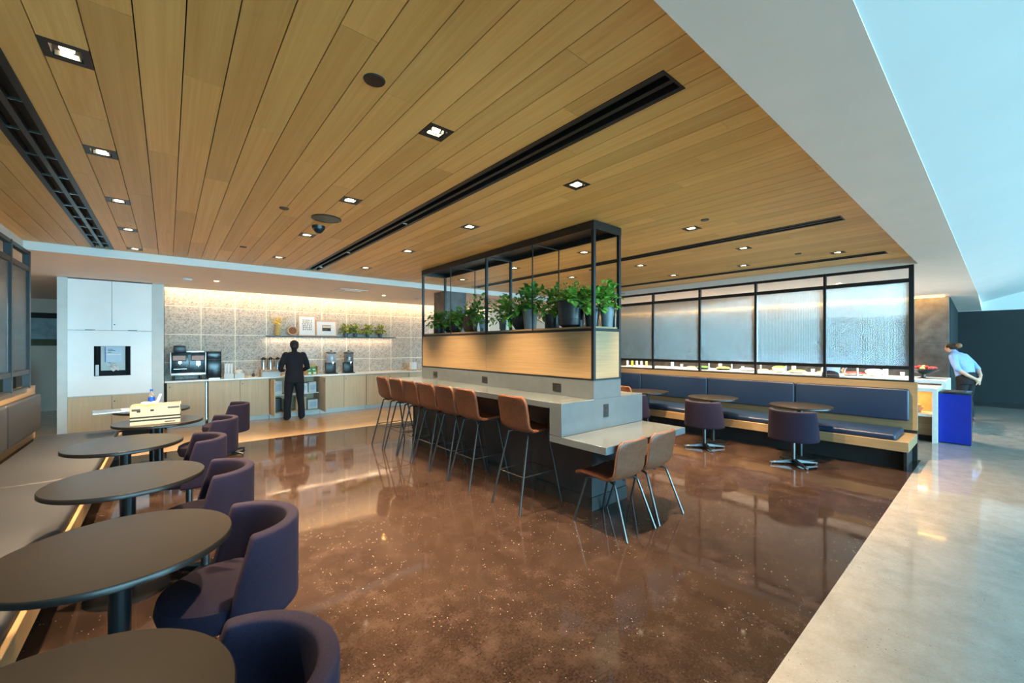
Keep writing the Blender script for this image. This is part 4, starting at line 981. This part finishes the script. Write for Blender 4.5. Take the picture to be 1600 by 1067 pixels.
for i, y in enumerate((1.55, 2.0, 2.6, 3.35, 3.9, 4.6, 5.2)):
    t = thing('guard_post', ['first', 'second', 'third', 'fourth', 'fifth', 'sixth', 'seventh'][i] + ' pale upright post from the right along the buffet counter', 'post', (11.5, y, .93), 0, 'buffet guard posts')
    MB().cyl(0, 0, 0, .012, .04).build('foot', 'steel', t); MB().cyl(0, 0, .012, .30, .018).build('rod', 'steel', t)
ww = thing('wall_cabinet', 'amber wooden wall cabinets glowing at the far end of the buffet', 'cabinet', (0, 0, 0))
B(9.3, 12.9, 10.3, 10.85, .0, 2.2).build('body', 'orange_w', ww, smooth=0)
for i in range(6): B(9.32 + i * .6, 9.90 + i * .6, 10.28, 10.3, .1, 2.15).build('door', 'orange_w', ww, smooth=0)
for i, y in enumerate((2.0, 4.5, 7.0)):
    l = bpy.data.lights.new('buffet_lamp', 'SPOT'); l.energy = 240; l.color = (1, .86, .68); l.spot_size = math.radians(130); l.spot_blend = .6; l.shadow_soft_size = .08
    t = thing('buffet_downlight', ['nearest', 'middle', 'farthest'][i] + ' round downlight over the buffet counter', 'downlight', (11.4, y, ZS)); MB().lathe([(.05, -.004), (.07, -.004), (.07, 0)], n=20, caps=False).build('trim', 'gyp_w', t); MB().lathe([(0, -.003), (.05, -.003)], n=20).build('lens', 'lamp', t)
    o = bpy.data.objects.new('buffet_lamp', l); COL.objects.link(o); o.parent = t; o.location = (0, 0, -.012)
# corridor chair on the left
t = thing('lounge_chair', 'olive lounge chair half hidden behind the left screen', 'chair', (-2.75, 13.0, 0), 0)
MB().box(-.30, .30, -.3, .3, .30, .45).build('seat', 'olive', t, bevel=.05, seg=3); MB().box(-.30, .30, .2, .32, .42, 1.25).build('backrest', 'olive', t, bevel=.05, seg=3)
for x in (-.25, .25):
    for y in (-.25, .25): MB().cyl(x, y, 0, .30, .015).build('leg', 'leg_metal', t)

# ------------------------------------------------------------------ people
def build_body(prims, vox=.0095, smooth=4):
    """prims: list of (label, pts, radii) tubes or (label,'ell',c,r). returns remeshed mesh with label index per face"""
    mb = MB()
    seg = []
    for p in prims:
        if p[1] == 'ell':
            mb.ell(p[2], p[3], 18, 12); seg.append((p[0], Vector(p[2]), Vector(p[2]), sum(p[3]) / 3, sum(p[3]) / 3, p[3]))
        elif p[1] == 'loft':      # list of (c, rx, ry)
            vs = []; fs = []; n = 20
            for (cx, cy, cz, rx, ry) in p[2]:
                for k in range(n): vs.append((cx + rx * math.cos(2 * PI * k / n), cy + ry * math.sin(2 * PI * k / n), cz))
            for i in range(len(p[2]) - 1):
                for k in range(n): fs.append((i * n + k, i * n + (k + 1) % n, (i + 1) * n + (k + 1) % n, (i + 1) * n + k))
            fs.append(tuple(range(n))[::-1]); fs.append(tuple(range((len(p[2]) - 1) * n, len(p[2]) * n))); mb.add(vs, fs)
            for a, b in zip(p[2][:-1], p[2][1:]): seg.append((p[0], Vector(a[:3]), Vector(b[:3]), (a[3] + a[4]) / 2, (b[3] + b[4]) / 2, None))
        else:
            mb.tube(p[1], p[2], 12)
            for r0, q in zip(p[2], p[1]): mb.ell(q, (r0, r0, r0), 10, 8)
            for i in range(len(p[1]) - 1): seg.append((p[0], Vector(p[1][i]), Vector(p[1][i + 1]), p[2][i], p[2][i + 1], None))
    me = mb.mesh('body', 0, smooth=0)
    o = bpy.data.objects.new('tmp', me); COL.objects.link(o)
    r = o.modifiers.new('r', 'REMESH'); r.mode = 'VOXEL'; r.voxel_size = vox
    s_ = o.modifiers.new('s', 'SMOOTH'); s_.factor = .5; s_.iterations = smooth
    dg = bpy.context.evaluated_depsgraph_get(); dg.update()
    me2 = bpy.data.meshes.new_from_object(o.evaluated_get(dg)); bpy.data.objects.remove(o)
    labs = []
    for poly in me2.polygons:
        c = poly.center; best = None
        for lb, a, b, ra_, rb_, er in seg:
            ab = b - a; L2 = ab.length_squared; f = 0 if L2 == 0 else max(0, min(1, (c - a).dot(ab) / L2))
            d = (c - a - ab * f).length - (ra_ + (rb_ - ra_) * f)
            if best is None or d < best[0]: best = (d, lb)
        labs.append(best[1])
    me2.polygons.foreach_set('use_smooth', [True] * len(me2.polygons))
    return me2, labs
def hand(prims, lab, w, d, side, curl=.25, pad=Vector((0, 0, -1))):
    """w wrist, d pointing direction, pad palm normal, side thumb direction"""
    d = Vector(d).normalized(); side = Vector(side).normalized(); w = Vector(w); pad = Vector(pad).normalized()
    prims.append((lab, [w, w + d * .045, w + d * .085], [.026, .036, .034]))
    for i, L_ in enumerate((.065, .078, .072, .055)):
        b = w + d * .085 + side * (.028 - i * .019); k = b + d * L_ * .5 + pad * L_ * curl * .4; e = k + (d + pad * curl * 2).normalized() * L_ * .5
        prims.append((lab, [b, k, e], [.0105, .0095, .008]))
    b = w + d * .03 + side * .028; k = b + (d * .6 + side * .7).normalized() * .035; e = k + (d + side * .2).normalized() * .03
    prims.append((lab, [b, k, e], [.013, .011, .009]))
def person(label, loc, rz, prims, mats, hair):
    me, labs = build_body(prims); keys = list(mats.keys())
    for k in keys: me.materials.append(M[mats[k]])
    me.polygons.foreach_set('material_index', [keys.index(l) for l in labs])
    t = thing('person', label, 'person', loc, rz)
    link('body', me, None, t)
    for nm, m_, mb in hair: mb.build(nm, m_, t)
    return t
# standing person in a suit (local: +y forward)
pr = []
pr.append(('jacket', 'loft', [(0, .0, .80, .185, .135), (0, .0, .92, .19, .14), (0, .0, 1.08, .165, .12), (0, .0, 1.22, .175, .122), (0, -.005, 1.34, .195, .118), (0, -.005, 1.42, .175, .09), (0, 0, 1.465, .09, .065)]))
pr.append(('skin', [(0, 0, 1.45), (0, .015, 1.53)], [.055, .052]))
pr.append(('skin', 'ell', (0, .03, 1.60), (.074, .094, .112)))
pr.append(('skin', 'ell', (0, .125, 1.59), (.013, .018, .02))); pr.append(('skin', 'ell', (.076, .02, 1.60), (.012, .022, .032))); pr.append(('skin', 'ell', (-.076, .02, 1.60), (.012, .022, .032)))
for s_ in (-1, 1):
    pr.append(('jacket', [(s_ * .165, 0, 1.395), (s_ * .235, .0, 1.24), (s_ * .265, .01, 1.12), (s_ * .225, .14, 1.07), (s_ * .17, .26, 1.06)], [.072, .062, .055, .047, .040]))
    hand(pr, 'skin', (s_ * .165, .27, 1.06), (-s_ * .3, 1, -.15), (-s_, 0, .3))
    pr.append(('trouser', [(s_ * .09, 0, .86), (s_ * .105, .01, .70), (s_ * .12, .02, .48), (s_ * .135, 0, .28), (s_ * .14, -.005, .075)], [.105, .095, .075, .068, .072]))
    pr.append(('shoe', [(s_ * .14, -.03, .045), (s_ * .145, .08, .04), (s_ * .155, .17, .032)], [.042, .042, .032]))
h = MB(); h.ell((0, .012, 1.635), (.086, .100, .088), 22, 14); h.ell((0, -.035, 1.585), (.078, .065, .07), 18, 12)
person('person in a dark suit facing the coffee wall, back to the viewer', (2.10, 9.86, 0), 0, pr, {'jacket': 'suit', 'skin': 'skin_d', 'trouser': 'suit', 'shoe': 'shoe'}, [('hair', 'hair', h)])
# person leaning forward, hands clasped behind her back (local +y forward)
pr = []
pr.append(('trouser', 'loft', [(0, -.05, .78, .19, .15), (0, -.04, .89, .195, .16), (0, -.02, .985, .175, .135)]))
ax = [(0, -.01, .96, .178, .14), (0, .005, 1.08, .180, .145), (0, .03, 1.20, .192, .15), (0, .07, 1.32, .20, .135), (0, .115, 1.415, .165, .10), (0, .14, 1.455, .09, .065)]
pr.append(('shirt', 'loft', ax))
pr.append(('skin', [(0, .14, 1.43), (0, .20, 1.49)], [.052, .048])); pr.append(('skin', 'ell', (0, .25, 1.545), (.070, .092, .105)))
pr.append(('skin', 'ell', (0, .343, 1.53), (.012, .018, .018))); pr.append(('skin', 'ell', (.071, .235, 1.545), (.011, .02, .03))); pr.append(('skin', 'ell', (-.071, .235, 1.545), (.011, .02, .03)))
for s_ in (-1, 1):
    pr.append(('shirt', [(s_ * .165, .10, 1.36), (s_ * .245, .02, 1.22), (s_ * .275, -.05, 1.10)], [.07, .062, .056]))
    pr.append(('skin', [(s_ * .275, -.05, 1.10), (s_ * .18, -.15, .98), (s_ * .06, -.215, .90)], [.044, .037, .028]))
    hand(pr, 'skin', (s_ * .06, -.215, .90), (-s_ * .75, -.1, -.6), (0, -.3, 1), .35, (0, .3, -1))
    pr.append(('trouser', [(s_ * .085, -.03, .84), (s_ * .095, -.01, .66), (s_ * .10, 0, .46), (s_ * .105, -.03, .26), (s_ * .11, -.045, .10)], [.105, .088, .066, .055, .048]))
    pr.append(('shoe', [(s_ * .11, -.07, .045), (s_ * .115, .03, .035), (s_ * .12, .11, .026)], [.036, .036, .026]))
h = MB(); h.ell((0, .225, 1.575), (.082, .096, .082), 22, 14)
bnn = MB().ell((0, .10, 1.60), (.055, .055, .055), 16, 10); ear = MB().ell((.085, .20, 1.56), (.012, .02, .02), 10, 6)
fx = math.atan2(-.77, .64)   # facing left in the picture
person('person in a light blue shirt leaning forward, hands clasped behind the back', (13.10, .49, 0), -.50, pr, {'trouser': 'trouser', 'shirt': 'shirt', 'skin': 'skin', 'shoe': 'shoe_r'}, [('hair', 'hair', h), ('hair_bun', 'hair_b', bnn), ('hair_clip', 'paper', ear)])
# guest at the buffet behind the ribbed glass
pr = []
pr.append(('trouser', 'loft', [(0, -.04, .80, .165, .13), (0, -.03, .90, .165, .135), (0, -.02, .98, .15, .115)])); pr.append(('shirt', 'loft', [(0, -.01, .96, .150, .115), (0, .04, 1.08, .150, .115), (0, .11, 1.20, .165, .12), (0, .19, 1.31, .175, .11), (0, .25, 1.385, .13, .085)]))
pr.append(('skin', [(0, .25, 1.38), (0, .31, 1.46)], [.052, .048])); pr.append(('skin', 'ell', (0, .35, 1.53), (.070, .092, .105))); pr.append(('skin', 'ell', (0, .443, 1.515), (.012, .018, .018)))
for s_ in (-1, 1):
    pr.append(('shirt', [(s_ * .15, .215, 1.345), (s_ * .20, .25, 1.22), (s_ * .19, .30, 1.15)], [.065, .056, .05])); pr.append(('skin', [(s_ * .19, .30, 1.15), (s_ * .14, .42, 1.06)], [.042, .028])); hand(pr, 'skin', (s_ * .14, .42, 1.06), (-s_ * .2, 1, -.3), (-s_, 0, .3))
    pr.append(('trouser', [(s_ * .085, -.03, .84), (s_ * .10, 0, .46), (s_ * .11, -.03, .10)], [.105, .07, .05])); pr.append(('shoe', [(s_ * .11, -.07, .045), (s_ * .12, .11, .026)], [.036, .026]))
h = MB(); h.ell((0, .325, 1.560), (.082, .096, .082), 22, 14)
person('person in a pale shirt bending over the buffet behind the ribbed glass', (10.95, 2.35, 0), -PI / 2, pr, {'trouser': 'trouser', 'shirt': 'shirt', 'skin': 'skin', 'shoe': 'shoe'}, [('hair', 'hair', h)])
